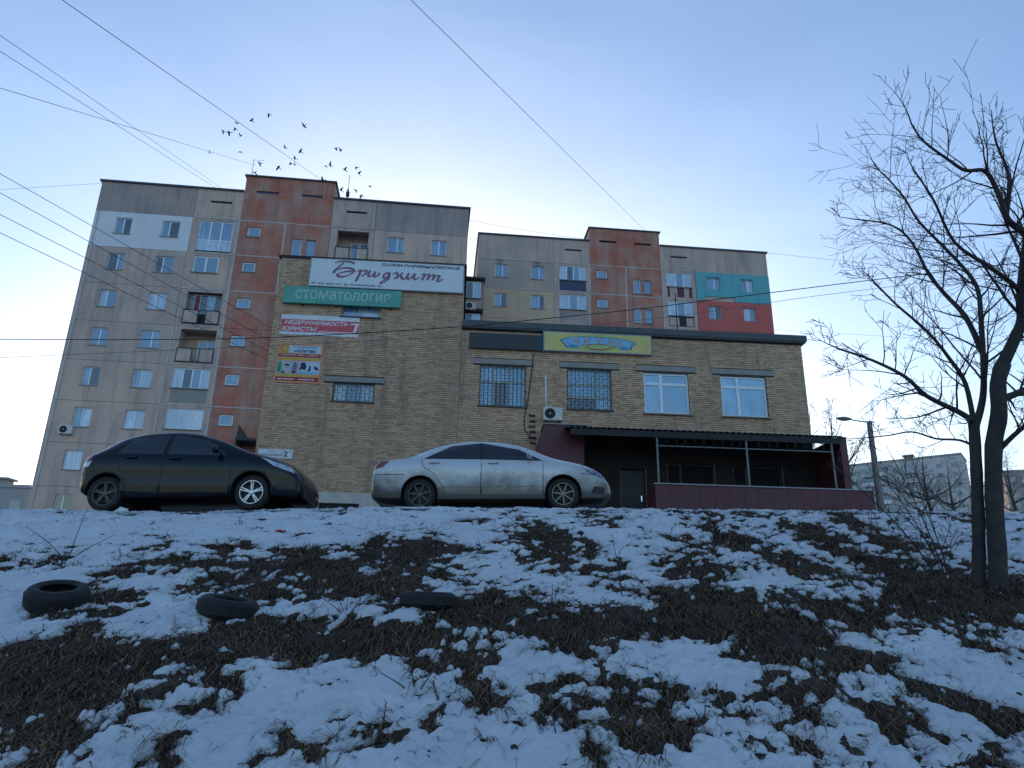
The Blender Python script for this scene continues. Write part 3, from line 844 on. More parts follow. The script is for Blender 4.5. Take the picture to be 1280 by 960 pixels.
W_ = lz(HL)
w = window(TB, *W_[0], .10, fr=.06, frame="frame_old", splits=[1.83, 2.32, 2.9, 3.51], rsplits=[7.47 - BZ, 8.42 - BZ, 9.06 - BZ], panes=["glass_shop", "glass_shop", "glass_dark", "glass_shop", "glass_shop", "glass_shop"])
grille(1.84, 3.5, 7.44, 9.04, 11, TB)
w = window(TB, *W_[1], .10, fr=.06, frame="frame_old", splits=[5.03, 6.1, 6.66], rsplits=[7.47 - BZ, 7.95 - BZ, 8.45 - BZ, 9.06 - BZ], panes=["glass_dark", "glass_shop", "glass_shop", "glass_shop", "glass_shop", "glass_shop"])
grille(5.04, 6.65, 7.44, 9.04, 11, TB)
for i in (2, 3):
    a, b, c, d = W_[i]
    w = window(TB, a, b, c, d, .06, fr=.075, splits=[a, a + .66, b], rsplits=[c, d - .42, d], panes="glass_shop")
w = window(TB, *lz(HT)[0], .1, fr=.05, frame="frame_old", splits=[-3.35, -2.9, -2.4, -1.93], panes=["glass_pale", "glass_blue", "glass_pale"])
grille(-3.36, -1.92, 7.42, 8.13, 9, TB)
w = window(TB, *lz(HT)[1], .1, fr=.05, frame="frame_old", splits=[-3.32, -2.7, -1.93], panes=["glass_blue", "glass_pale"])
dr = MB().box(6.93, 7.77, .10, .15, 3.3 - BZ, 5.33 - BZ).build("door", M["iron_dark"], TB)
MB().box(7.62, 7.66, .04, .08, 4.2 - BZ, 4.4 - BZ).build("handle", M["chrome"], dr)
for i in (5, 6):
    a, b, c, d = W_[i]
    window(TB, a, b, c, d, .1, fr=.06, frame="iron_grille", splits=[a, a + .5, b], rsplits=[c, c + .55, d], panes="glass_recess_shade", sill=False)  # dark frames and panes carry the shade under the canopy

# ------------------------------------------------------------------ lettering
def text_mesh(body, w, h, shear=0.0, bold=0.0):
    cu = bpy.data.curves.new("lettering", 'FONT')
    cu.body = body; cu.size = 1.0; cu.shear = shear; cu.offset = bold; cu.extrude = .0; cu.resolution_u = 4
    o = bpy.data.objects.new("lettering_tmp", cu); COL.objects.link(o)
    bpy.context.view_layer.update()
    me = bpy.data.meshes.new_from_object(o.evaluated_get(bpy.context.evaluated_depsgraph_get()))
    bpy.data.objects.remove(o); bpy.data.curves.remove(cu)
    co = np.zeros(len(me.vertices) * 3, np.float32); me.vertices.foreach_get("co", co); co = co.reshape(-1, 3)
    lo, hi = co.min(0), co.max(0)
    out = np.zeros_like(co)
    out[:, 0] = (co[:, 0] - lo[0]) / (hi[0] - lo[0]) * w
    out[:, 2] = (co[:, 1] - lo[1]) / max(1e-6, hi[1] - lo[1]) * h
    me.vertices.foreach_set("co", out.ravel()); me.update(); me.materials.clear()
    return me
def lettering(body, x, z, w, h, y, mat, parent, shear=0.0, bold=0.0, name="lettering"):
    o = link_mesh(name, text_mesh(body, w, h, shear, bold), M[mat], parent)
    o.location = (x, y, z); return o
def ribbon(pts, width, y=0.0, mb=None):
    """flat stroke in the x-z plane"""
    mb = mb or MB()
    P = [np.array(p, float) for p in pts]
    Q = []
    for i in range(len(P) - 1):       # Catmull-Rom
        p0, p1, p2, p3 = P[max(i - 1, 0)], P[i], P[i + 1], P[min(i + 2, len(P) - 1)]
        for t in np.linspace(0, 1, 7)[:-1]:
            Q.append(.5 * ((2 * p1) + (-p0 + p2) * t + (2 * p0 - 5 * p1 + 4 * p2 - p3) * t * t + (-p0 + 3 * p1 - 3 * p2 + p3) * t ** 3))
    Q.append(P[-1])
    L = []
    for i, q in enumerate(Q):
        d = Q[min(i + 1, len(Q) - 1)] - Q[max(i - 1, 0)]
        d = d / (np.linalg.norm(d) + 1e-9)
        slant = abs(d[0] * .5 - d[1] * .85)                # broad-nib pen
        k = width * (.55 + .75 * slant) * .5
        L.append((q + np.array([-d[1], d[0]]) * k, q - np.array([-d[1], d[0]]) * k))
    for i in range(len(L) - 1):
        yy = y - .0006 * (i % 2)
        mb.quad((L[i][0][0], yy, L[i][0][1]), (L[i][1][0], yy, L[i][1][1]), (L[i + 1][1][0], yy, L[i + 1][1][1]), (L[i + 1][0][0], yy, L[i + 1][0][1]))
    return mb
def flat(pts, y, name, mat, parent):
    return MB().poly([(x, y, z) for x, z in pts]).build(name, M[mat], parent)
def rect(x0, x1, z0, z1): return [(x0, z0), (x1, z0), (x1, z1), (x0, z1)]
def ell(cx, cz, rx, rz, n=28, a0=0, a1=360): return [(cx + rx * math.cos(rad(a0 + (a1 - a0) * i / n)), cz + rz * math.sin(rad(a0 + (a1 - a0) * i / n))) for i in range(n)]

plain("sign_white", (.66, .67, .69), .5, var=.06, scale=1.2)
plain("sign_frame", (.30, .31, .32), .5)
plain("ink_violet", (.24, .12, .17), .6, var=.2, scale=3)
plain("ink_navy", (.012, .02, .05), .6)
plain("sign_green", (.085, .33, .25), .5, var=.12, scale=1.5)
plain("ink_mint", (.36, .52, .46), .6)
plain("sign_red", (.58, .075, .085), .5, var=.08, scale=2)
plain("ink_white", (.66, .67, .69), .6)
plain("poster_orange", (.66, .26, .11), .55, var=.1, scale=3)
plain("poster_paleblue", (.47, .56, .66), .6)
plain("poster_crimson", (.36, .02, .04), .6)
plain("poster_yellow", (.55, .37, .07), .6)
plain("poster_green", (.02, .26, .10), .6)
plain("poster_purple", (.16, .12, .30), .6)
plain("poster_grey", (.42, .43, .42), .6, var=.3, scale=12)
plain("sign_yellow", (.60, .50, .16), .5, var=.12, scale=1.2)
plain("ribbon_blue", (.20, .42, .62), .5)
plain("ribbon_teal", (.05, .26, .42), .5)
plain("leaf_green", (.38, .46, .16), .6)
plain("ink_orange", (.62, .20, .06), .6)

# white salon sign
u0, z0, u1, z1 = -4.63, 11.78, 1.10, 12.94
S = MB().box(0, u1 - u0, -.16, -.03, 0, z1 - z0).build("salon_sign", M["sign_frame"])
put_B(S, u0, 0, z0); tag(S, "long white sign with violet cursive lettering on top of the brick wall", "sign")
flat(rect(.03, u1 - u0 - .03, .03, z1 - z0 - .03), -.163, "face", "sign_white", S)
STROKES= [[(-3.74,12.78),(-3.61,12.83),(-3.38,12.86),(-3.15,12.84),(-3.01,12.79)],[(-3.4,12.8),(-3.55,12.65),(-3.72,12.46),(-3.74,12.34)],[(-3.75,12.42),(-3.58,12.52),(-3.36,12.58),(-3.12,12.57),(-3.01,12.48),(-3.1,12.36),(-3.32,12.23),(-3.48,12.21),(-3.59,12.25),(-3.59,12.31),(-3.43,12.39),(-3.25,12.44),(-3.04,12.46)],[(-2.9,12.46),(-2.77,12.52),(-2.8,12.35),(-2.91,12.05)],[(-2.81,12.4),(-2.7,12.49),(-2.58,12.52),(-2.55,12.44),(-2.64,12.32),(-2.72,12.29)],[(-2.41,12.53),(-2.47,12.37),(-2.44,12.29),(-2.33,12.31),(-2.23,12.46)],[(-2.21,12.5),(-2.25,12.34),(-2.21,12.28),(-2.1,12.36),(-2.06,12.45)],[(-1.71,12.47),(-1.84,12.44),(-1.9,12.29),(-1.82,12.24),(-1.72,12.38),(-1.69,12.47),(-1.72,12.22),(-1.86,12.08),(-1.98,12.02),(-1.94,12.11),(-1.65,12.3)],[(-1.57,12.42),(-1.45,12.49),(-1.38,12.4),(-1.44,12.27),(-1.53,12.25)],[(-1.19,12.51),(-1.29,12.41),(-1.37,12.32),(-1.41,12.25)],[(-1.29,12.41),(-1.23,12.3),(-1.14,12.24),(-1.04,12.33)],[(-0.97,12.5),(-1.02,12.33),(-0.95,12.25),(-0.82,12.38),(-0.76,12.49)],[(-0.74,12.5),(-0.77,12.33),(-0.71,12.25),(-0.57,12.35)],[(-0.51,12.45),(-0.4,12.5),(-0.41,12.4),(-0.47,12.23)],[(-0.4,12.37),(-0.28,12.48),(-0.21,12.46),(-0.27,12.24)],[(-0.22,12.36),(-0.1,12.46),(-0.02,12.44),(-0.08,12.25)],[(-0.04,12.35),(0.1,12.45),(0.18,12.42),(0.11,12.27),(0.18,12.22),(0.31,12.33)]]
for i0, i1 in ((0, 3), (3, 5), (5, 7), (7, 8), (8, 11), (11, 13), (13, 17)):
    mb = MB()
    for n_, st in enumerate(STROKES[i0:i1]): ribbon([(x - u0, z - z0) for x, z in st], .085, -.167 - .0015 * n_, mb)
    mb.build("cursive_letter", M["ink_violet"], S)
lettering("САЛОН-ПАРИКМАХЕРСКАЯ", 2.62, .96, 2.93, .125, -.166, "ink_navy", S, bold=.04)
lettering("☎ 521-433, УЛ. М. РАСКОВОЙ, 2А", .10, .07, 2.62, .105, -.166, "ink_navy", S, bold=.04)

# green dentist sign
u0, z0, u1, z1 = -5.46, 11.06, -1.18, 11.72
S = MB().box(0, u1 - u0, -.20, -.08, 0, z1 - z0).build("dentist_sign", M["sign_green"])
put_B(S, u0, 0, z0); tag(S, "green signboard with pale lettering under the white sign", "sign")
lettering("стоматология", .42, .17, 3.45, .36, -.203, "ink_mint", S, bold=.010)
mb = MB()
for x in (.7, 1.9, 3.1, 3.9): mb.box(x - .03, x + .03, -.081, .0, -.05, .03)
mb.build("bracket", M["iron_dark"], S)

# red realty banner
u0, z0, u1, z1 = -5.47, 9.86, -2.65, 10.64
S = MB().box(0, u1 - u0, -.05, -.02, 0, z1 - z0).build("realty_banner", M["ink_white"])
put_B(S, u0, 0, z0); tag(S, "red and white banner with slanted white capitals on the brick wall", "banner")
flat(rect(.01, 2.81, .11, .60), -.053, "red_field", "sign_red", S)
lettering("НЕДВИЖИМОСТЬ", .14, .375, 2.28, .185, -.056, "ink_white", S, .25, .03)
lettering("ЮРИСТЫ", .06, .135, 1.25, .185, -.056, "ink_white", S, .25, .03)
mb = MB(); mb.poly([(1.36, -.056, .135), (2.66, -.056, .135), (2.665, -.056, .17), (1.36, -.056, .17)])
mb.poly([(2.62, -.0565, .16), (2.72, -.0565, .16), (2.80, -.0565, .53), (2.70, -.0565, .53)]); mb.poly([(2.46, -.057, .47), (2.79, -.057, .47), (2.80, -.057, .54), (2.52, -.057, .52)])
mb.build("arrow", M["ink_white"], S)

# orange club poster
u0, z0 = -5.47, 8.03
S = MB().box(0, 1.62, -.04, -.015, 0, 1.49).build("club_poster", M["poster_orange"])
put_B(S, u0, 0, z0); tag(S, "square orange poster with two pictures low on the brick wall", "poster")
flat(rect(.42, 1.55, 1.13, 1.41), -.043, "name_field", "poster_paleblue", S)
e_ = flat(ell(.25, 1.26, .17, .17), -.043, "emblem", "poster_yellow", S)
flat(ell(.25, 1.26, .135, .135), -.0445, "emblem_disc", "ink_orange", e_)
flat(ell(.27, 1.27, .07, .09), -.046, "emblem_core", "poster_yellow", e_)
lettering("Семейный клуб", .55, 1.32, .86, .075, -.046, "ink_navy", S, .15, .01)
lettering("«Шаги»", .60, 1.155, .78, .13, -.046, "ink_navy", S, .12, .02)
flat(rect(.06, 1.56, .97, 1.09), -.043, "red_field", "poster_crimson", S)
lettering("творчество, танцы, развитие", .14, 1.0, 1.34, .07, -.046, "ink_white", S)
flat(rect(.06, 1.56, .86, .94), -.043, "yellow_field", "poster_yellow", S)
p_ = flat(rect(.05, .79, .33, .82), -.043, "picture", "poster_grey", S)
flat([(.07, .42), (.2, .36), (.23, .62), (.17, .80), (.09, .74)], -.045, "green_figure", "poster_green", p_)
flat([(.62, .45), (.74, .45), (.77, .70), (.66, .80), (.60, .66)], -.045, "purple_figure", "poster_purple", p_)
flat([(.22, .37), (.36, .33), (.34, .40), (.24, .43)], -.045, "dark_shape", "ink_navy", p_); flat([(.58, .36), (.77, .35), (.74, .43), (.6, .45)], -.045, "dark_shape", "ink_navy", p_)
flat(ell(.42, .66, .09, .035), -.045, "dark_shape", "cavity", p_)
p_ = flat(rect(.83, 1.56, .33, .82), -.043, "picture", "poster_paleblue", S)
flat([(.85, .45), (.95, .52), (1.05, .47), (1.1, .6), (1.04, .78), (.9, .77)], -.045, "dark_figure", "ink_navy", p_)
flat([(1.14, .42), (1.26, .48), (1.25, .62), (1.18, .70), (1.2, .58)], -.045, "dark_figure", "ink_navy", p_)
flat([(1.42, .5), (1.54, .48), (1.5, .58), (1.38, .66), (1.36, .58)], -.045, "dark_figure", "ink_navy", p_)
flat(rect(.84, 1.55, .34, .42), -.0445, "floor_strip", "ribbon_blue", p_)
flat(rect(.06, 1.5, .22, .30), -.043, "yellow_field", "poster_yellow", S)
flat(rect(.06, 1.56, .06, .21), -.0432, "red_field", "poster_crimson", S)
mb = MB()
for (a, b) in ((.12, .30), (.33, .70), (.86, 1.0), (1.02, 1.2), (1.23, 1.31), (1.34, 1.42)): mb.poly([(a, -.046, .11), (b, -.046, .11), (b, -.046, .145), (a, -.046, .145)])
mb.build("small_print", M["ink_white"], S)

# black and yellow boards of the low wing
S = MB().box(0, 2.70, -.14, -.03, 0, .60).build("black_board", M["sign_black"])
put_B(S, 1.40, 0, 9.63); tag(S, "blank black signboard beside the yellow sign", "sign")
u0, z0, u1, z1 = 4.12, 9.63, 8.19, 10.40
S = MB().box(0, u1 - u0, -.18, -.03, 0, z1 - z0).build("yellow_sign", M["sign_frame"])
put_B(S, u0, 0, z0); tag(S, "yellow sign with a curved blue ribbon under the lower roof", "sign")
flat(rect(.04, 4.03, .04, .73), -.183, "face", "sign_yellow", S)
flat(rect(-.001, .045, .0, .77), -.186, "edge_strip", "ribbon_teal", S)
def yz(x, y):
    t = (x - 30) / 1235.0; tp, bt = 40 + 45 * t, 255 + 55 * t
    return (t * 4.07, (bt - y) / (bt - tp) * .77)
flat([yz(*p) for p in ((235, 145), (450, 92), (640, 80), (850, 95), (1075, 165), (1060, 150), (990, 235), (650, 268), (330, 240))], -.1845, "leaf_border", "leaf_green", S)
rb = [(230, 140), (330, 110), (450, 105), (640, 110), (850, 125), (1000, 145), (1080, 180), (1030, 210), (1015, 250), (880, 215), (800, 195), (660, 183), (520, 190), (440, 200), (310, 222), (270, 185)]
cx_, cz_ = yz(650, 165)
o_ = flat([(cx_ + (a - cx_) * 1.03, cz_ + (b - cz_) * 1.09) for a, b in (yz(*p) for p in rb)], -.186, "ribbon_outline", "ink_navy", S)
flat([yz(*p) for p in rb], -.1875, "ribbon", "ribbon_blue", S)
flat(ell(*yz(375, 212), .20, .07), -.189, "ribbon_fold", "ribbon_teal", S); flat(ell(*yz(945, 238), .20, .07), -.189, "ribbon_fold", "ribbon_teal", S)
flat(ell(*yz(655, 222), .47, .125), -.189, "oval_rim", "poster_crimson", S); flat(ell(*yz(655, 220), .43, .095), -.1905, "oval", "leaf_green", S)
for ch, (x, y), s in zip("ЧИУЛС", ((400, 152), (520, 148), (660, 145), (790, 162), (905, 175)), (.19, .2, .24, .19, .19)):
    a, b = yz(x, y); lettering(ch, a - .09, b - s * .55, .19, s, -.190, "ink_orange", S, 0, .02, "letter")

# address plate
S = MB().box(0, 1.16, -.05, -.015, 0, .31).build("address_plate", M["ink_white"])
put_B(S, -5.66, 0, 5.29); tag(S, "white street address plate at the corner of the brick wall", "address plate")
lettering("улица", .32, .20, .26, .06, -.053, "ink_navy", S); lettering("М.РАСКОВОЙ", .05, .07, .76, .10, -.053, "ink_navy", S, 0, .01)
lettering("2", .87, .06, .13, .19, -.053, "ink_navy", S, 0, .03); lettering("А", 1.03, .19, .08, .075, -.053, "ink_navy", S, 0, .01)
MB().box(.835, .845, -.053, -.05, .02, .29).build("divider", M["ink_navy"], S)

# ------------------------------------------------------------------ porch along the low wing
PO = empty("porch"); put_B(PO, 0, 0, BZ); tag(PO, "dark red clad porch with a corrugated canopy along the brick shop front", "porch")
plain("canopy_metal", (.045, .042, .042), .6, .3, var=.3, scale=3)
plain("recess_shade_wall", (.018, .014, .013), .9, var=.35, scale=1.2)  # brownish wall darkened to near black to paint in the canopy's shade
nU = 300
mb = MB()
for k, off in ((0, 0.0), (1, .012)):
    for i in range(nU + 1):
        u = 4.76 + (14.12 - 4.76) * i / nU; wv = .028 * math.sin(u * 2 * math.pi / .21)
        mb.v += [(u, -.02, 6.74 - BZ + wv + off), (u, -1.95, 6.27 - BZ + wv + off)]
n1 = (nU + 1) * 2
for i in range(nU):
    a = i * 2
    mb.f += [(a, a + 1, a + 3, a + 2), (n1 + a, n1 + a + 2, n1 + a + 3, n1 + a + 1), (a + 1, n1 + a + 1, n1 + a + 3, a + 3)]
mb.build("canopy_sheet", M["canopy_metal"], PO)
bm = MB(); bm.box(4.9, 14.0, -1.86, -1.80, 6.17 - BZ, 6.235 - BZ)
for u in np.linspace(5.0, 13.95, 8): bm.prism([(0, 0)], 0, 0) if False else bm.box(u - .03, u + .03, -1.80, -.02, 6.17 - BZ, 6.23 - BZ)
bm.build("canopy_frame", M["iron_dark"], PO)
MB().box(4.85, 14.05, -1.925, -1.90, 6.02 - BZ, 6.235 - BZ).build("canopy_fascia", M["seam_dark"], PO)
for u in (7.74, 10.78, 13.74):
    MB().tube([(u, -1.88, 3.4 - BZ), (u, -1.88, 6.2 - BZ)], .035, 10).build("pole", M["iron_pale"], PO, True)
MB().tube([(7.74, -1.88, 5.75 - BZ), (13.74, -1.88, 5.75 - BZ)], .022, 8).build("rail", M["iron_pale"], PO, True)
mb = MB()
for i in range(19):
    c = 7.92 + i * .315
    if abs(c - 10.78) < .1: continue
    mb.tube([(c + .13 * math.cos(t), -1.88, 5.99 - BZ + .19 * math.sin(t)) for t in np.linspace(0, 2 * math.pi * (.85 if i % 2 else 1), 16)], .011, 4)
    mb.tube([(c + .16, -1.88, 5.77 - BZ), (c + .16, -1.88, 6.2 - BZ)], .009, 4)
tag(mb.build("scrollwork", M["iron_dark"], PO), kind="stuff")
# parapet with return, capping, wing wall, stair cheek
mb = MB(); mb.box(7.58, 14.93, -2.0, -1.90, 3.0 - BZ, 4.44 - BZ); mb.box(7.58, 7.68, -1.899, -.9, 3.0 - BZ, 4.435 - BZ)
pa = mb.build("parapet", M["cladding_red"], PO)
mb = MB()
for i in range(1, 15): mb.box(7.58 + i * .49, 7.59 + i * .49, -2.004, -1.99, 3.05 - BZ, 4.43 - BZ)
mb.build("cladding_seams", M["seam_dark"], pa)
mb = MB(); mb.box(7.54, 14.96, -2.05, -1.86, 4.442 - BZ, 4.475 - BZ); mb.build("capping", M["sign_frame"], PO)
MB().box(14.06, 14.30, -1.86, .1, 3.0 - BZ, 6.30 - BZ).build("wing_wall", M["cladding_red"], PO)
MB().prism([(3.74, 3.0 - BZ), (5.40, 3.0 - BZ), (5.48, 6.58 - BZ), (4.10, 6.60 - BZ), (3.74, 5.46 - BZ)], -.95, -.02).build("side_panel", M["cladding_red"], PO, recalc=True)
MB().box(4.05, 5.6, -1.0, -.02, 6.602 - BZ, 6.63 - BZ).build("side_capping", M["sign_frame"], PO)
MB().box(5.5, 14.05, -1.89, -.03, 3.0 - BZ, 3.5 - BZ).build("floor_slab", M["plinth"], PO)
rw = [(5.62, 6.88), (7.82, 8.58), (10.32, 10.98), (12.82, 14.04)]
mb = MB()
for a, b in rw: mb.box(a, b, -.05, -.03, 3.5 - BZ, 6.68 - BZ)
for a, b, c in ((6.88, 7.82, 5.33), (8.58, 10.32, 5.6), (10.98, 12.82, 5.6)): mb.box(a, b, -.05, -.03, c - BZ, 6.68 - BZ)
mb.build("recess_shade_wall", M["recess_shade_wall"], PO)  # thin sheet over the brick, shade of the porch put into its colour
mb = MB()
for k in range(6): mb.box(3.62 + .05 * (k % 2), 3.86 + .03 * k * .2, -.10, -.015, 7.12 - .2 * k - BZ, 7.17 - .2 * k - BZ)
mb.build("step_brackets", M["iron_dark"], PO)

# ------------------------------------------------------------------ air conditioners, cable, door hood
def air_conditioner(label, loc, rz, s=1.0, flip=1):
    T = empty("air_conditioner", loc, rz); tag(T, label, "air conditioner", "outdoor air conditioner units")
    MB().box(0, .80 * s, -.32 * s, -.04, 0, .55 * s).build("casing", M["ac_white"], T)
    cx = .28 * s if flip > 0 else .52 * s
    ring = MB(); ring.lathe([(.225 * s, -.323 * s), (.225 * s, -.345 * s), (.19 * s, -.345 * s), (.19 * s, -.323 * s)], 24, 'y', True)
    o = ring.build("fan_ring", M["iron_dark"], T); o.location = (cx, 0, .275 * s)
    o = MB().lathe([(.0, -.328 * s), (.19 * s, -.328 * s)], 24).build("fan_grille", M["cavity"], T); o.location = (cx, 0, .275 * s)
    g = MB()
    for k in range(1, 4): g.lathe([(.06 * k * s, -.34 * s), (.06 * k * s + .008, -.34 * s), (.06 * k * s + .008, -.332 * s), (.06 * k * s, -.332 * s)], 20, 'y', True)
    o = g.build("guard", M["iron_grille"], T); o.location = (cx, 0, .275 * s)
    o = MB().lathe([(.0, -.35 * s), (.035 * s, -.35 * s), (.04 * s, -.33 * s)], 12).build("hub", M["ac_white"], T); o.location = (cx, 0, .275 * s)
    mb = MB(); mb.box(.1 * s, .14 * s, -.33 * s, 0, -.04, -.002); mb.box(.64 * s, .68 * s, -.33 * s, 0, -.04, -.002)
    mb.build("bracket", M["iron_grille"], T)
    return T
p = TBM @ Vector((4.13, 0, 6.96 - BZ))
T = air_conditioner("white air conditioner unit on the brick wall above the red porch cheek", p, rad(4), .85)
MB().tube([(.12, -.03, .46), (.10, -.03, 1.75)], .028, 8).build("conduit", M["frame_white"], T, True)
A_ = Matrix.Translation((-29.8 * math.cos(rad(yA)), 47.6 - 29.8 * math.sin(rad(yA)), 0)) @ Matrix.Rotation(rad(yA), 4, 'Z')
def onA(px, py):
    """point on the tall block's facade under a photo pixel"""
    d = at(px, py, 1.0); n = Vector((-math.sin(rad(yA)), math.cos(rad(yA)), 0)); o = Vector(A_.translation)
    return d * (n.dot(o) / n.dot(d))
q = onA(75, 543)
air_conditioner("air conditioner unit on the tall grey block below a lower window", q, rad(yA), 1.0)
air_conditioner("air conditioner unit on the link wing between the blocks", (at(581.5, 387, 51.0).x, 51.1, at(582, 387, 51).z), rad(6), 1.0)
cab = [(587, 418), (667, 443), (664, 470), (660, 500), (655, 525), (656, 538), (664, 546), (671, 549)]
mb = MB(); pts = []
for (a, b) in cab[1:]:
    d = at(a, b, 1.0); n = Vector((-math.sin(rad(4)), math.cos(rad(4)), 0)); o = TBM @ Vector((0, -.04, 0)); pts.append(d * (n.dot(o) / n.dot(d)))
tag(mb.tube(pts, .018, 6).build("hanging_cable", M["wire_black"]), "black cable hanging down the brick wall beside the barred window", "cable")

E_ = at(309, 548, 44.2)
T = empty("entrance_hood", (E_.x - .75, 44.2, gz(E_.x, 44.2)), rad(6)); tag(T, "dark entrance hood with a triangular side against the red stairwell wall", "entrance hood")
hz = E_.z - T.location.z
mb = MB(); mb.box(0, 2.2, 0, 2.4, hz - .1, hz + .06); mb.build("roof_slab", M["canopy_metal"], T)
MB().prism([(0, hz + .065), (.75, hz + .065), (.08, hz + .95)], .1, .16).build("gable", M["canopy_metal"], T, recalc=True)
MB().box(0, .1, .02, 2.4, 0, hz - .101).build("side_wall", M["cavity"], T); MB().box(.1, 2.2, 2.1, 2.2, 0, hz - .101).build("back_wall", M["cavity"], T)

# ------------------------------------------------------------------ cars
def pchip(xs, ys):
    xs, ys = np.array(xs, float), np.array(ys, float)
    h = np.diff(xs); d = np.diff(ys) / h
    m = np.zeros(len(xs)); m[0], m[-1] = d[0], d[-1]
    for i in range(1, len(xs) - 1):
        if d[i - 1] * d[i] > 0:
            w1, w2 = 2 * h[i] + h[i - 1], h[i] + 2 * h[i - 1]
            m[i] = (w1 + w2) / (w1 / d[i - 1] + w2 / d[i])
    def f(x):
        x = min(max(x, xs[0]), xs[-1]); i = min(int(np.searchsorted(xs, x, 'right')) - 1, len(h) - 1)
        t = (x - xs[i]) / h[i]
        return ((2 * t ** 3 - 3 * t ** 2 + 1) * ys[i] + (t ** 3 - 2 * t ** 2 + t) * h[i] * m[i] + (-2 * t ** 3 + 3 * t ** 2) * ys[i + 1] + (t ** 3 - t ** 2) * h[i] * m[i + 1])
    return f

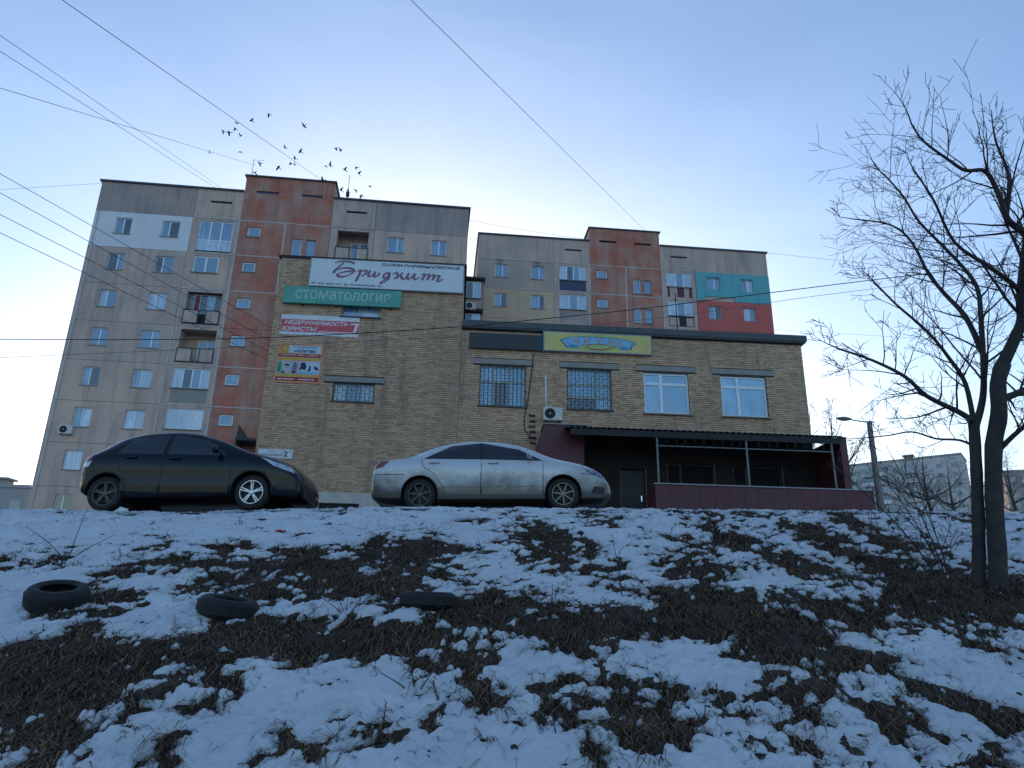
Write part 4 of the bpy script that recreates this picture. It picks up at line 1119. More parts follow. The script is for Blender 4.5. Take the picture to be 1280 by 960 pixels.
class Car:
    def __init__(s, name, label, spec, mats):
        s.sp, s.m = spec, mats
        s.f = {k: pchip(*zip(*spec[k])) for k in ("top", "bottom", "half", "belt", "roofhalf", "crown")}
        s.T = empty(name)
        tag(s.T, label, "car")
        s.L = spec["top"][-1][0]
        s.body()
    def section(s, x):
        f = {k: g(x) for k, g in s.f.items()}
        w, zb, zt = f["half"], f["bottom"], f["top"]
        zl = min(f["belt"], zt - .035); wr = min(f["roofhalf"], w - .01); zr = max(zt - f["crown"], zl + .012)
        h = zl - zb
        P = [(0, zb), (w - .16, zb), (w - .05, zb + .03), (w - .018, zb + .10 * min(1, h / .5)), (w - .008, zb + .36 * h), (w - .012, zb + .56 * h), (w, zb + .68 * h), (w - .004, zb + .80 * h), (w - .022, zb + .93 * h), (w - .05, zl)]
        for t in (.25, .5, .75): P.append(((w - .05) + (wr - w + .05) * (t - .12 * math.sin(math.pi * t)), zl + (zr - zl) * t))
        P += [(wr, zr), (wr - .045, zr + (zt - zr) * .45), (wr - .13, zr + (zt - zr) * .72), (wr * .55, zr + (zt - zr) * .94), (0, zt)]
        return P
    def ysurf(s, x, z):
        P = s.section(x)[1:]
        zs = [p[1] for p in P]; ys = [p[0] for p in P]
        return float(np.interp(z, zs, ys))
    def body(s):
        xs = np.concatenate([np.linspace(0, .3, 16), np.linspace(.3, s.L - .5, 96)[1:], np.linspace(s.L - .5, s.L, 24)[1:]])
        v, f = [], []
        m = None
        for x in xs:
            P = s.section(x)
            ring = [(x, -y, z) for y, z in P] + [(x, y, z) for y, z in P[-2:0:-1]]
            m = len(ring); v += ring
        for i in range(len(xs) - 1):
            for k in range(m):
                k2 = (k + 1) % m
                f.append((i * m + k, (i + 1) * m + k, (i + 1) * m + k2, i * m + k2))
        f.append(tuple(range(m))); f.append(tuple((len(xs) - 1) * m + k for k in reversed(range(m))))
        me = bpy.data.meshes.new("body"); me.from_pydata(v, [], f); me.update()
        b = bmesh.new(); b.from_mesh(me); bmesh.ops.recalc_face_normals(b, faces=b.faces); b.to_mesh(me); b.free()
        o = link_mesh("body", me, M[s.m["paint"]])
        cuts = []
        for wx in s.sp["wheels"]:
            for sd in (-1, 1):
                c = MB()
                R = s.sp["arch"]; n = 40; y0, y1 = sd * .52, sd * 1.1
                c.v = [(wx + R * math.cos(2 * math.pi * i / n), y, s.sp["rw"] + .012 + R * math.sin(2 * math.pi * i / n)) for y in (y0, y1) for i in range(n)]
                c.f = [tuple(range(n)), tuple(range(2 * n - 1, n - 1, -1))] + [(i, n + i, n + (i + 1) % n, (i + 1) % n) for i in range(n)]
                co = c.build("cut_tmp", M["car_trim"], recalc=True); cuts.append(co)
                md = o.modifiers.new("b", 'BOOLEAN'); md.operation = 'DIFFERENCE'; md.object = co; md.solver = 'EXACT'
        bpy.context.view_layer.update()
        me2 = bpy.data.meshes.new_from_object(o.evaluated_get(bpy.context.evaluated_depsgraph_get()))
        bpy.data.objects.remove(o)
        for c in cuts: bpy.data.objects.remove(c)
        me2.name = "body"; me2.materials.clear(); me2.materials.append(M[s.m["paint"]]); me2.materials.append(M["car_trim"])
        # inside of the wheel wells is black plastic
        for p in me2.polygons:
            c = p.center; p.use_smooth = True; p.material_index = 0
            for wx in s.sp["wheels"]:
                if abs(c.y) < s.sp["half"][3][1] - .03 and math.hypot(c.x - wx, c.z - s.sp["rw"] - .012) < s.sp["arch"] + .004: p.material_index = 1; p.use_smooth = False
        b = bmesh.new(); b.from_mesh(me2)
        for e in b.edges:
            if len(e.link_faces) == 2 and e.calc_face_angle(0) > rad(38): e.smooth = False
        b.to_mesh(me2); b.free()
        s.B = link_mesh("body", me2, None, s.T)
        for wx in s.sp["wheels"]:
            for sd in (-1, 1):
                pts = []
                for a in np.linspace(-8, 188, 34):
                    x = wx + (s.sp["arch"] + .006) * math.cos(rad(a)); z = s.sp["rw"] + .012 + (s.sp["arch"] + .006) * math.sin(rad(a))
                    if z > s.f["bottom"](x) + .02: pts.append((x, sd * (s.ysurf(x, z) + .0), z))
                MB().tube(pts, .014, 6).build("arch_lip", M[s.m["paint"]], s.T, True)
    def patch(s, quad, name, mat, off=.004, nx=14, nz=8, parent=None, sides=(-1, 1), rim=True):
        """panel following the body side; quad = corners (x,z): rear-bottom, front-bottom, front-top, rear-top, or edge polylines"""
        out = []
        (b0, b1, t1, t0) = quad[:4]
        bow = quad[4] if len(quad) > 4 else 0
        for sd in sides:
            mb = MB()
            for j in range(nz + 1):
                v = j / nz
                for i in range(nx + 1):
                    u = i / nx
                    x = (b0[0] * (1 - u) + b1[0] * u) * (1 - v) + (t0[0] * (1 - u) + t1[0] * u) * v
                    z = (b0[1] * (1 - u) + b1[1] * u) * (1 - v) + (t0[1] * (1 - u) + t1[1] * u) * v + bow * 4 * u * (1 - u) * v
                    mb.v.append((x, sd * (s.ysurf(x, z) + off), z))
            for j in range(nz):
                for i in range(nx):
                    a = j * (nx + 1) + i
                    q = (a, a + 1, a + nx + 2, a + nx + 1)
                    mb.f.append(q if sd < 0 else q[::-1])
            if rim:
                loop = [i for i in range(nx + 1)] + [j * (nx + 1) + nx for j in range(1, nz + 1)] + [nz * (nx + 1) + i for i in range(nx - 1, -1, -1)] + [j * (nx + 1) for j in range(nz - 1, 0, -1)]
                n = len(mb.v)
                mb.v += [(mb.v[i][0], mb.v[i][1] - sd * (off + .01), mb.v[i][2]) for i in loop]
                for k in range(len(loop)):
                    k2 = (k + 1) % len(loop)
                    q = (loop[k], n + k, n + k2, loop[k2]); mb.f.append(q if sd > 0 else q[::-1])
            out.append(mb.build(name, M[mat], parent or s.T, True))
            if rim:
                me = out[-1].data; b = bmesh.new(); b.from_mesh(me)
                for e in b.edges:
                    if len(e.link_faces) == 2 and e.calc_face_angle(0) > rad(40): e.smooth = False
                b.to_mesh(me); b.free()
        return out
    def seam(s, pts, name="panel_gap", w=.006):
        for sd in (-1, 1):
            P = []
            for i in range(len(pts) - 1):
                for t in np.linspace(0, 1, 8)[:-1 if i < len(pts) - 2 else None]:
                    x = pts[i][0] * (1 - t) + pts[i + 1][0] * t; z = pts[i][1] * (1 - t) + pts[i + 1][1] * t
                    P.append((x, sd * (s.ysurf(x, z) + .0015), z))
            MB().tube(P, w, 4).build(name, M["car_trim"], s.T)
    def top_glass(s, x0, x1, name, inset=.06):
        mb = MB(); xs = np.linspace(x0, x1, 14); k = 11
        for x in xs:
            P = s.section(x)[-5:]
            hw = P[0][0] - inset
            for j in range(k):
                y = -hw + 2 * hw * j / (k - 1)
                z = float(np.interp(abs(y), [p[0] for p in P[::-1]], [p[1] for p in P[::-1]]))
                mb.v.append((x, y, z + .004))
        for i in range(13):
            for j in range(k - 1):
                a = i * k + j; mb.f.append((a, a + k, a + k + 1, a + 1))
        return mb.build(name, M["car_glass"], s.T, True)
    def wheel(s, x, sd, rimmat, spokes):
        r, w = s.sp["rw"], .19
        yo = s.sp["half"][3][1] - .055
        W = MB().lathe([(r * .66, -w / 2), (r * .80, -w / 2 - .012), (r * .93, -w / 2 - .004), (r * .985, -w / 2 + .03), (r, -.04), (r, .04), (r * .985, w / 2 - .03), (r * .93, w / 2 + .004), (r * .66, w / 2)], 48)
        o = empty("wheel"); o.parent = s.T; o.location = (x, sd * (yo - w / 2), r)
        W.build("tyre", M["rubber"], o, True)
        out = -sd   # builder makes the outer face towards -y
        rm = MB()
        R = r * .665
        rm.lathe([(R, -w / 2 - .004), (R - .012, -w / 2 - .004), (R - .022, -w / 2 + .02), (R - .03, w / 2), (R, w / 2)], 40)
        for k in range(spokes[0]):
            for dd in ((-spokes[1], spokes[1]) if spokes[1] else (0,)):
                a = 2 * math.pi * k / spokes[0] + .3
                c, q = math.cos(a), math.sin(a); tx, tz = -q, c
                for (ra, rb, wa, wb, ya, yb) in ((.03, R - .012, spokes[2], spokes[2] * .8, -w / 2 + .012, -w / 2 + .004),):
                    n = len(rm.v)
                    for rr, ww, yy in ((ra, wa, ya), (rb, wb, yb)):
                        for sg in (-1, 1):
                            px = c * rr + tx * (dd * (rr / R) ** .6 + sg * ww); pz = q * rr + tz * (dd * (rr / R) ** .6 + sg * ww)
                            rm.v += [(px, yy, pz), (px * .99, yy + .035, pz * .99)]
                    rm.f += [(n, n + 2, n + 6, n + 4), (n, n + 4, n + 5, n + 1), (n + 2, n + 3, n + 7, n + 6)]
        rm.lathe([(0, -w / 2 + .002), (.03, -w / 2 + .002), (.048, -w / 2 + .01), (.05, -w / 2 + .04)], 20)
        ri = rm.build("rim", M[rimmat], o)
        disc = MB().lathe([(0, -w / 2 + .062), (R * .72, -w / 2 + .062), (R * .72, -w / 2 + .09)], 28).build("brake_disc", M["iron_grille"], o)
        MB().lathe([(0, .02), (R - .02, .02)], 24).build("hub_back", M["car_trim"], o)
        if sd > 0: o.rotation_euler = (0, 0, math.pi)
        return o
    def mirror(s, x, z, mat):
        for sd in (-1, 1):
            y = s.ysurf(x, z)
            mb = MB()
            for i in range(7):
                t = math.pi * i / 6; rr = .075 * math.sin(t) ** .6 if 0 < i < 6 else .01
                for k in range(12):
                    a = 2 * math.pi * k / 12
                    mb.v.append((x - .035 + .05 * math.sin(a) * (rr / .075) - .02, sd * (y + .05 + .19 * i / 6), z + .075 + .075 * math.cos(a) * (rr / .075)))
            for i in range(6):
                for k in range(12):
                    k2 = (k + 1) % 12; q = (i * 12 + k, i * 12 + k2, i * 12 + 12 + k2, i * 12 + 12 + k); mb.f.append(q if sd > 0 else q[::-1])
            mb.tube([(x, sd * (y - .02), z + .02), (x - .02, sd * (y + .10), z + .06)], .02, 6)
            o = mb.build("side_mirror", M[mat], s.T, True)
    def handle(s, x, z, mat, parents):
        for sd, pa in zip((-1, 1), parents):
            y = s.ysurf(x, z)
            MB().tube([(x - .10, sd * (y + .002), z), (x - .07, sd * (y + .03), z + .004), (x + .07, sd * (y + .03), z + .008), (x + .10, sd * (y + .002), z + .008)], [.010, .014, .014, .010], 8).build("handle", M[mat], pa, True)

vitz = dict(rw=.30, arch=.335, wheels=(.53, 2.99),
    top=[(0, .62), (.03, .84), (.08, .98), (.16, 1.05), (.32, 1.165), (.5, 1.275), (.72, 1.365), (1.1, 1.435), (1.45, 1.45), (1.8, 1.425), (2.1, 1.355), (2.4, 1.245), (2.68, 1.115), (2.86, 1.04), (3.05, .99), (3.3, .925), (3.5, .84), (3.64, .75), (3.73, .65), (3.77, .57), (3.79, .50)],
    bottom=[(0, .36), (.2, .27), (.9, .20), (2.6, .20), (3.3, .20), (3.6, .20), (3.79, .22)],
    half=[(0, .60), (.06, .72), (.2, .80), (.6, .842), (1.4, .847), (2.6, .847), (3.2, .835), (3.45, .80), (3.62, .75), (3.72, .69), (3.77, .62), (3.79, .52)],
    belt=[(0, .60), (.12, .94), (.5, .985), (1.2, .96), (2.2, .92), (2.8, .90), (3.2, .86), (3.5, .77), (3.7, .62), (3.79, .46)],
    roofhalf=[(0, .50), (.2, .62), (.6, .61), (1.2, .60), (2.0, .60), (2.5, .66), (2.9, .73), (3.3, .71), (3.6, .60), (3.79, .42)],
    crown=[(0, .05), (.5, .075), (1.2, .085), (2.0, .08), (2.6, .06), (3.0, .05), (3.79, .03)])
c1 = Car("hatchback_car", "black five-door hatchback with tinted windows parked at the top of the bank", vitz, dict(paint="car_black"))
c1.patch(((.62, .985), (1.42, .965), (1.45, 1.345), (.84, 1.265)), "side_window", "car_glass", .003)
c1.patch(((1.50, .963), (2.52, .93), (2.12, 1.24), (1.52, 1.345)), "side_window", "car_glass", .003)
d1 = c1.patch(((.80, .34), (1.42, .30), (1.46, .955), (.74, .97)), "door", "car_black", .003)
d2 = c1.patch(((1.47, .30), (2.60, .30), (2.58, .915), (1.50, .953)), "door", "car_black", .003)
c1.handle(.92, .90, "car_black", d1); c1.handle(1.66, .87, "car_black", d2)
c1.seam([(1.445, .28), (1.475, .955), (1.485, 1.35)]); c1.seam([(2.63, .28), (2.61, .90)]); c1.seam([(.92, .30), (.87, .5), (.72, .74), (.70, .97)])
c1.top_glass(2.14, 2.80, "windscreen"); c1.top_glass(.17, .46, "rear_window")
c1.patch(((.055, .83), (.24, .86), (.20, 1.03), (.10, 1.02)), "tail_light", "lamp_red", .006, 8, 6)
c1.patch(((.05, .76), (.20, .76), (.24, .855), (.055, .825)), "reversing_light", "lamp_clear", .006, 8, 6)
c1.patch(((3.34, .735), (3.68, .62), (3.60, .73), (3.08, .905)), "headlight", "lamp_clear", .007, 12, 6)
c1.patch(((3.40, .34), (3.62, .34), (3.62, .46), (3.44, .46)), "fog_light", "car_trim", .005, 8, 6)
MB().box(3.70, 3.797, -.44, .44, .405, .47).build("grille", M["car_trim"], c1.T)
MB().box(3.70, 3.797, -.50, .50, .245, .34).build("lower_intake", M["car_trim"], c1.T)
MB().box(3.78, 3.803, -.26, .26, .342, .402).build("plate_holder", M["iron_grille"], c1.T)
c1.mirror(2.42, .93, "car_black")
for x in vitz["wheels"]:
    for sd in (-1, 1): c1.wheel(x, sd, "rim_silver" if x > 2 else "rim_dark", (5, .022, .011))
g0, g1 = (-6.85, 12.1), (-4.36, 12.1)
zr_, zf_ = gz(-6.82, 12.9), gz(-4.36, 12.9)
c1.T.location = (-6.80 - .53, 12.08 + .79, 1.665)
c1.T.rotation_euler = (0, -math.atan2(.075, 2.46), 0)

premio = dict(rw=.315, arch=.35, wheels=(.93, 3.63),
    top=[(0, .70), (.02, .86), (.07, .985), (.2, 1.03), (.45, 1.045), (.62, 1.09), (.85, 1.18), (1.1, 1.28), (1.4, 1.37), (1.75, 1.425), (2.1, 1.437), (2.45, 1.41), (2.75, 1.34), (3.05, 1.23), (3.3, 1.11), (3.5, 1.04), (3.8, .975), (4.1, .90), (4.32, .81), (4.48, .69), (4.55, .58), (4.58, .50)],
    bottom=[(0, .29), (.12, .25), (.5, .22), (1.4, .20), (3.3, .20), (4.1, .21), (4.4, .23), (4.58, .30)],
    half=[(0, .66), (.05, .74), (.2, .80), (.7, .84), (1.6, .847), (3.0, .847), (3.8, .835), (4.2, .77), (4.4, .68), (4.53, .56), (4.58, .45)],
    belt=[(0, .68), (.08, .92), (.4, .985), (1.0, 1.0), (2.0, .985), (3.0, .955), (3.5, .93), (4.0, .83), (4.35, .72), (4.58, .48)],
    roofhalf=[(0, .56), (.3, .66), (.7, .64), (1.1, .60), (1.7, .58), (2.4, .58), (2.9, .64), (3.3, .71), (3.8, .70), (4.2, .62), (4.58, .36)],
    crown=[(0, .05), (.6, .06), (1.2, .085), (2.0, .095), (2.6, .085), (3.1, .06), (3.6, .05), (4.58, .03)])
c2 = Car("sedan_car", "dirty silver four-door sedan parked in front of the brick wall", premio, dict(paint="car_silver"))
c2.patch(((.99, .998), (2.08, .982), (2.09, 1.352), (1.50, 1.285)), "window_surround", "car_trim", .003)
c2.patch(((2.08, .982), (3.26, .948), (2.80, 1.20), (2.08, 1.352)), "window_surround", "car_trim", .003)
c2.patch(((1.05, 1.01), (2.05, .994), (2.06, 1.34), (1.51, 1.272)), "side_window", "car_glass", .006)
c2.patch(((2.12, .994), (3.18, .96), (2.77, 1.19), (2.12, 1.34)), "side_window", "car_glass", .006)
d1 = c2.patch(((1.36, .33), (2.06, .31), (2.07, .975), (.98, .99)), "door", "car_silver", .003)
d2 = c2.patch(((2.10, .31), (3.22, .31), (3.24, .93), (2.11, .975)), "door", "car_silver", .003)
c2.handle(1.20, .905, "chrome", d1); c2.handle(2.32, .895, "chrome", d2)
c2.seam([(2.08, .29), (2.09, .98)]); c2.seam([(3.245, .29), (3.265, .94)]); c2.seam([(1.42, .30), (1.38, .42), (1.22, .68), (.97, .86), (.955, 1.0)]); c2.seam([(1.36, .445), (3.24, .445)], "side_moulding", .005)
c2.seam([(.05, .70), (.62, .69)]); c2.seam([(3.98, .70), (4.40, .66)])
c2.top_glass(2.78, 3.42, "windscreen"); c2.top_glass(.64, 1.2, "rear_window")
c2.patch(((.03, .80), (.22, .84), (.34, .965), (.075, .955)), "tail_light", "lamp_red", .006, 8, 6)
c2.patch(((4.12, .72), (4.47, .60), (4.42, .70), (3.98, .88)), "headlight", "lamp_smoke", .007, 12, 6)
c2.patch(((4.08, .775), (4.22, .72), (4.16, .80), (4.0, .872)), "headlight_lens", "lamp_clear", .011, 6, 4)
mb = MB(); mb.box(4.46, 4.575, -.36, .36, .50, .58); mb.build("grille", M["car_trim"], c2.T)
c2.patch(((4.16, .33), (4.42, .33), (4.44, .46), (4.22, .46)), "fog_light", "car_trim", .005, 8, 6)
c2.mirror(3.05, .955, "car_silver")
for x in premio["wheels"]:
    for sd in (-1, 1): c2.wheel(x, sd, "rim_dark" if x < 2 else "rim_bronze", (7, 0, .013))
c2.T.location = (-1.69 - .93, 13.48 + .79, 1.965)
c2.T.rotation_euler = (0, -math.atan2(.066, 2.7), 0)

# ------------------------------------------------------------------ bare trees
weathered("bark", (.050, .042, .040), (.024, .021, .021), 5.0, .35, .65, .4, (.02, .018, .018), 1.0, fine=.35)
plain("bark_far", (.055, .048, .046), .95, var=.3, scale=4)
plain("twig", (.032, .026, .026), .9, var=.3, scale=10)

def rndv(r): return Vector((r.gauss(0, 1), r.gauss(0, 1), r.gauss(0, 1)))
def smooth_line(P, k=4):
    P = [Vector(p) for p in P]; Q = []
    for i in range(len(P) - 1):
        p0, p1, p2, p3 = P[max(i - 1, 0)], P[i], P[i + 1], P[min(i + 2, len(P) - 1)]
        for t in [j / k for j in range(k)]:
            Q.append(.5 * ((2 * p1) + (-p0 + p2) * t + (2 * p0 - 5 * p1 + 4 * p2 - p3) * t * t + (-p0 + 3 * p1 - 3 * p2 + p3) * t ** 3))
    return Q + [P[-1]]
def twigs(mb, p, d, length, r0, level, r, rmin, up=.25):
    n = max(3, int(4 + length * 4)) if level < 2 else 3
    pts, rs = [p], [r0]
    d = d.normalized(); seg = length / n
    for i in range(n):
        d = (d + rndv(r) * .085 + Vector((0, 0, up * .14))).normalized()
        pts.append(pts[-1] + d * seg); rs.append(max(rmin, r0 * (1 - .8 * (i + 1) / n)))
    mb.tube(pts, rs, 5 if level == 0 else (4 if level == 1 else 3), cap=False)
    if level >= 3: return
    m = {0: 7, 1: 5, 2: 3}[level]
    for k in range(int(m * (.7 + .5 * r.random()))):
        t = .18 + .8 * r.random(); i = min(int(t * n), n - 1)
        q = pts[i].lerp(pts[i + 1], t * n - i)
        ax = (pts[i + 1] - pts[i]).normalized()
        sd = ax.cross(rndv(r)).normalized()
        nd = (ax * .75 + sd * (.55 + .4 * r.random())).normalized()
        twigs(mb, q, nd, length * (.32 + .28 * r.random()), max(rmin, rs[i] * .55), level + 1, r, rmin, up)

def bare_tree(name, label, limbs, seed, rmin, mats=("bark", "twig"), group=None, dens=1.0):
    r = random.Random(seed)
    base = Vector(limbs[0][0][0])
    T = empty(name, base); tag(T, label, "tree", group)
    off = -base
    for li, (pts, r0, r1, kind) in enumerate(limbs):
        L = smooth_line(pts, 4); n = len(L)
        rs = [r0 + (r1 - r0) * (i / (n - 1)) ** .8 for i in range(n)]
        if kind == "trunk":
            rs = [x * (1 + .035 * math.sin(i * 1.7) + .04 * r.random()) for i, x in enumerate(rs)]
            rs[0] *= 1.7; rs[1] *= 1.25; rs[2] *= 1.08
        mb = MB().tube([p + off for p in L], rs, 12 if kind == "trunk" else 7)
        mb.build("trunk" if kind == "trunk" else "limb", M[mats[0]], T, True)
        if kind == "trunk": continue
        tw = MB()
        length = sum((L[i + 1] - L[i]).length for i in range(n - 1))
        cnt = int((5 + length * 5) * dens)
        for k in range(cnt):
            t = .12 + .88 * (k + r.random()) / cnt
            i = min(int(t * (n - 1)), n - 2)
            q = L[i].lerp(L[i + 1], t * (n - 1) - i)
            ax = (L[i + 1] - L[i]).normalized(); sd = ax.cross(rndv(r)).normalized()
            nd = (ax * .6 + sd * .8 + Vector((0, 0, .25))).normalized()
            twigs(tw, q + off, nd, length * (.16 + .20 * r.random()) * (1.15 - .5 * t), max(rmin * 1.4, rs[i] * .42), 1, r, rmin)
        twigs(tw, L[-1] + off, (L[-1] - L[-2]), length * .14, r1, 1, r, rmin)
        tw.build("twigs", M[mats[1]], T)
    return T

NEAR_LIMBS = {
'left trunk' : [(4.61,7.35,0.25),(4.69,7.34,0.71),(4.75,7.33,1.08),(4.82,7.32,1.59),(4.86,7.31,1.93),(4.88,7.3,2.13)] ,
'right trunk' : [(4.70,7.2,0.16),(4.74,7.2,0.43),(4.79,7.2,0.72),(4.87,7.2,1.31),(4.97,7.2,1.84),(5.09,7.2,2.18),(5.15,7.2,2.53),(5.25,7.2,2.75)] ,
'limb_far_left' : [(4.88,7.3,2.13),(4.59,7.08,2.17),(4.16,6.86,2.26),(3.85,6.64,2.38),(3.44,6.42,2.46),(3.01,6.2,2.49)] ,
'left up' : [(4.88,7.3,2.06),(5.07,7.39,2.37),(5.21,7.48,2.71),(5.37,7.57,3.42),(5.47,7.66,3.83),(5.45,7.74,4.11),(5.29,7.83,4.5),(5.09,7.92,4.92),(5.0,8.01,5.35),(4.86,8.08,5.7)] ,
'main' : [(5.25,7.2,2.75),(5.38,7.13,3.01),(5.45,7.06,3.2),(5.44,6.99,3.43),(5.53,6.92,3.9),(5.55,6.85,4.11),(5.38,6.78,4.18),(5.27,6.72,4.25),(5.19,6.65,4.46),(5.05,6.58,4.72),(4.78,6.51,4.68),(4.58,6.44,4.75),(4.3,6.37,4.93),(4.16,6.3,5.09)] ,
'main up' : [(5.33,6.8,4.31),(5.45,6.83,4.64),(5.52,6.87,4.95),(5.49,6.9,5.32),(5.52,6.93,5.6)] ,
'b' : [(5.33,7.6,3.04),(5.31,7.73,3.53),(5.21,7.87,3.89),(5.14,8.0,4.23),(5.08,8.13,4.75),(4.93,8.27,5.08),(4.52,8.4,5.24)] ,
'c' : [(5.51,7.1,3.41),(5.38,6.94,3.52),(5.03,6.78,3.67),(4.59,6.62,3.87),(4.35,6.46,4.26),(4.11,6.3,4.49)] ,
'e' : [(4.88,7.3,2.13),(4.79,7.18,2.51),(4.6,7.06,2.73),(4.34,6.94,2.99),(3.98,6.82,3.25),(3.71,6.7,3.46)] ,
'f' : [(5.12,7.2,2.34),(5.46,7.33,2.48),(5.9,7.45,2.71),(6.56,7.58,3.25),(7.25,7.7,4.15)] ,
'g' : [(5.55,7.2,3.27),(5.92,7.3,3.71),(6.42,7.4,4.39),(6.8,7.5,5.0)] ,
'h' : [(5.67,7.0,4.19),(6.0,7.1,4.7),(6.25,7.2,5.1)] ,
'i' : [(5.03,7.2,1.82),(5.18,6.93,2.01),(5.34,6.67,2.02),(5.58,6.4,2.26)] ,
'j' : [(4.87,7.3,1.84),(4.79,7.44,1.96),(4.62,7.58,2.01),(4.45,7.72,2.12),(4.25,7.86,2.11),(4.0,8.0,2.11)] ,
}
rl = {'left trunk': (.062, .052, 'trunk'), 'right trunk': (.082, .074, 'trunk'), 'limb_far_left': (.036, .009, 'limb'), 'left up': (.042, .010, 'limb'),
      'main': (.068, .008, 'limb'), 'main up': (.030, .008, 'limb'), 'b': (.036, .008, 'limb'), 'c': (.034, .008, 'limb'), 'e': (.030, .008, 'limb'),
      'f': (.045, .012, 'limb'), 'g': (.042, .012, 'limb'), 'h': (.034, .010, 'limb'), 'i': (.030, .009, 'limb'), 'j': (.016, .006, 'limb')}
limbs = []
for k, v in NEAR_LIMBS.items():
    v = [Vector(p) for p in v]
    if 'trunk' in k: v[0].z = gz(v[0].x, v[0].y) - .12
    limbs.append((v, *rl[k]))
bare_tree("bare_tree", "large leafless tree with twin trunks growing on the snowy bank", limbs, 5, .0025, dens=1.15)

def far_tree(px, pyb, pyt, Y, seed, label, name="bare_tree", spread=.28, rmin=.007, nl=7, dens=.42):
    r = random.Random(seed)
    b = at(px, pyb, Y); t = at(px, pyt, Y); H = t.z - gz(b.x, Y)
    base = Vector((b.x, Y, gz(b.x, Y) - .1))
    tr = [base, base + Vector((.02 * H, 0, .3 * H)), base + Vector((-.01 * H, .02 * H, .6 * H))]
    L = [(tr, H * .022, H * .012, "trunk"), ([tr[2], tr[2] + Vector((0, 0, .2 * H)), tr[2] + Vector((.02 * H, 0, .38 * H))], H * .012, rmin, "limb")]
    for k in range(nl):
        f = .28 + .5 * k / nl; p = base.lerp(tr[2], min(1, f / .6)); a = k * 2.4 + r.random()
        d = Vector((math.cos(a), math.sin(a), 0))
        L.append(([p, p + d * spread * H * .45 + Vector((0, 0, .12 * H)), p + d * spread * H * (.8 + .3 * r.random()) + Vector((0, 0, (.28 + .12 * r.random()) * H))], H * .009, rmin, "limb"))
    return bare_tree(name, label, L, seed + 40, rmin, ("bark_far", "bark_far"), "bare trees far behind", dens)
far_tree(1128 - 74, 630, 512, 48, 3, "slim leafless tree rising behind the red porch wall", nl=8)
far_tree(1026, 630, 505, 62, 4, "pale leafless tree just past the corner of the brick wing", nl=7)
far_tree(1165, 636, 560, 70, 6, "leafless tree in front of the distant white block, nearer the street lamp", nl=7, spread=.5)
far_tree(1195, 636, 572, 60, 8, "leafless tree in front of the distant white block beside the twin trunks", nl=7, spread=.5)
far_tree(1272, 636, 566, 66, 9, "leafless tree behind the twin trunks at the picture's edge", nl=6, spread=.5)

# ------------------------------------------------------------------ distant blocks
def far_block(name, label, x, y, yaw, zb, zt, length, depth, wall, storeys, cols, balc=()):
    T = empty(name, (x, y, zb), yaw); tag(T, label, "apartment block")
    H = zt - zb
    MB().box(0, length, 0, depth, 0, H).build("wall", M[wall], T)
    MB().box(-.2, length + .2, -.25, depth + .2, H + .01, H + .5).build("roof_edge", M["far_wall_dark"], T)
    dx = length / cols
    for k in range(storeys):
        z1 = H - 1.9 - 2.8 * k
        for i in range(cols):
            x0 = dx * (i + .5)
            if i in balc:
                o = MB().box(x0 - dx * .46, x0 + dx * .46, -1.0, -.01, z1 - 2.2, z1 - 1.1).build("balcony", M["far_wall" if (i + k) % 3 else "paint_white"], T)
                MB().box(x0 - dx * .44, x0 + dx * .44, -.95, -.02, z1 - 1.09, z1 + .1).build("balcony_glazing", M["glass_far" if (i * 7 + k * 3) % 4 else "glass_pale"], o)
            else:
                o = MB().box(x0 - .8, x0 + .8, -.05, .0, z1 - 1.4, z1).build("window", M["frame_old"], T)
                MB().box(x0 - .68, x0 + .68, -.07, -.052, z1 - 1.28, z1 - .12).build("pane", M["glass_far"], o)
    for i in range(2):
        xx = length * (.28 + .42 * i)
        o = MB().box(xx - 1.1, xx + 1.1, 3, 5, H + .5, H + 1.8).build("roof_vent", M["far_wall_dark"], T)
        MB().box(xx - 1.5, xx + 1.5, 2.6, 5.4, H + 1.81, H + 2.1).build("cap", M["far_wall_dark"], o)
    for sz in range(storeys):
        z1 = H - 1.9 - 2.8 * sz
        o = MB().box(length, length + .05, depth * .4, depth * .4 + 1.5, z1 - 1.4, z1).build("window", M["frame_old"], T)
    return T
a = rad(-37.5); cor = at(1201, 568, 200)
far_block("far_apartment_block", "distant white panel block beyond the street lamp", cor.x - 46 * math.cos(a), cor.y - 46 * math.sin(a), a, 11, cor.z, 46, 12, "far_wall", 7, 12, (2, 3, 5, 6, 8))
c3 = at(1254, 590, 240)
far_block("far_apartment_block", "distant dim block behind the twin tree trunks", c3.x, c3.y, rad(-20), 12, c3.z, 40, 12, "far_wall_dark", 5, 9, (1, 4))
c4 = at(-30, 607, 110)
far_block("far_apartment_block", "low distant block past the far corner of the tall grey house", c4.x - 14, c4.y - 1, rad(4), 6, at(0, 609, 110).z, 22, 10, "far_wall_dark", 3, 7, (2,))

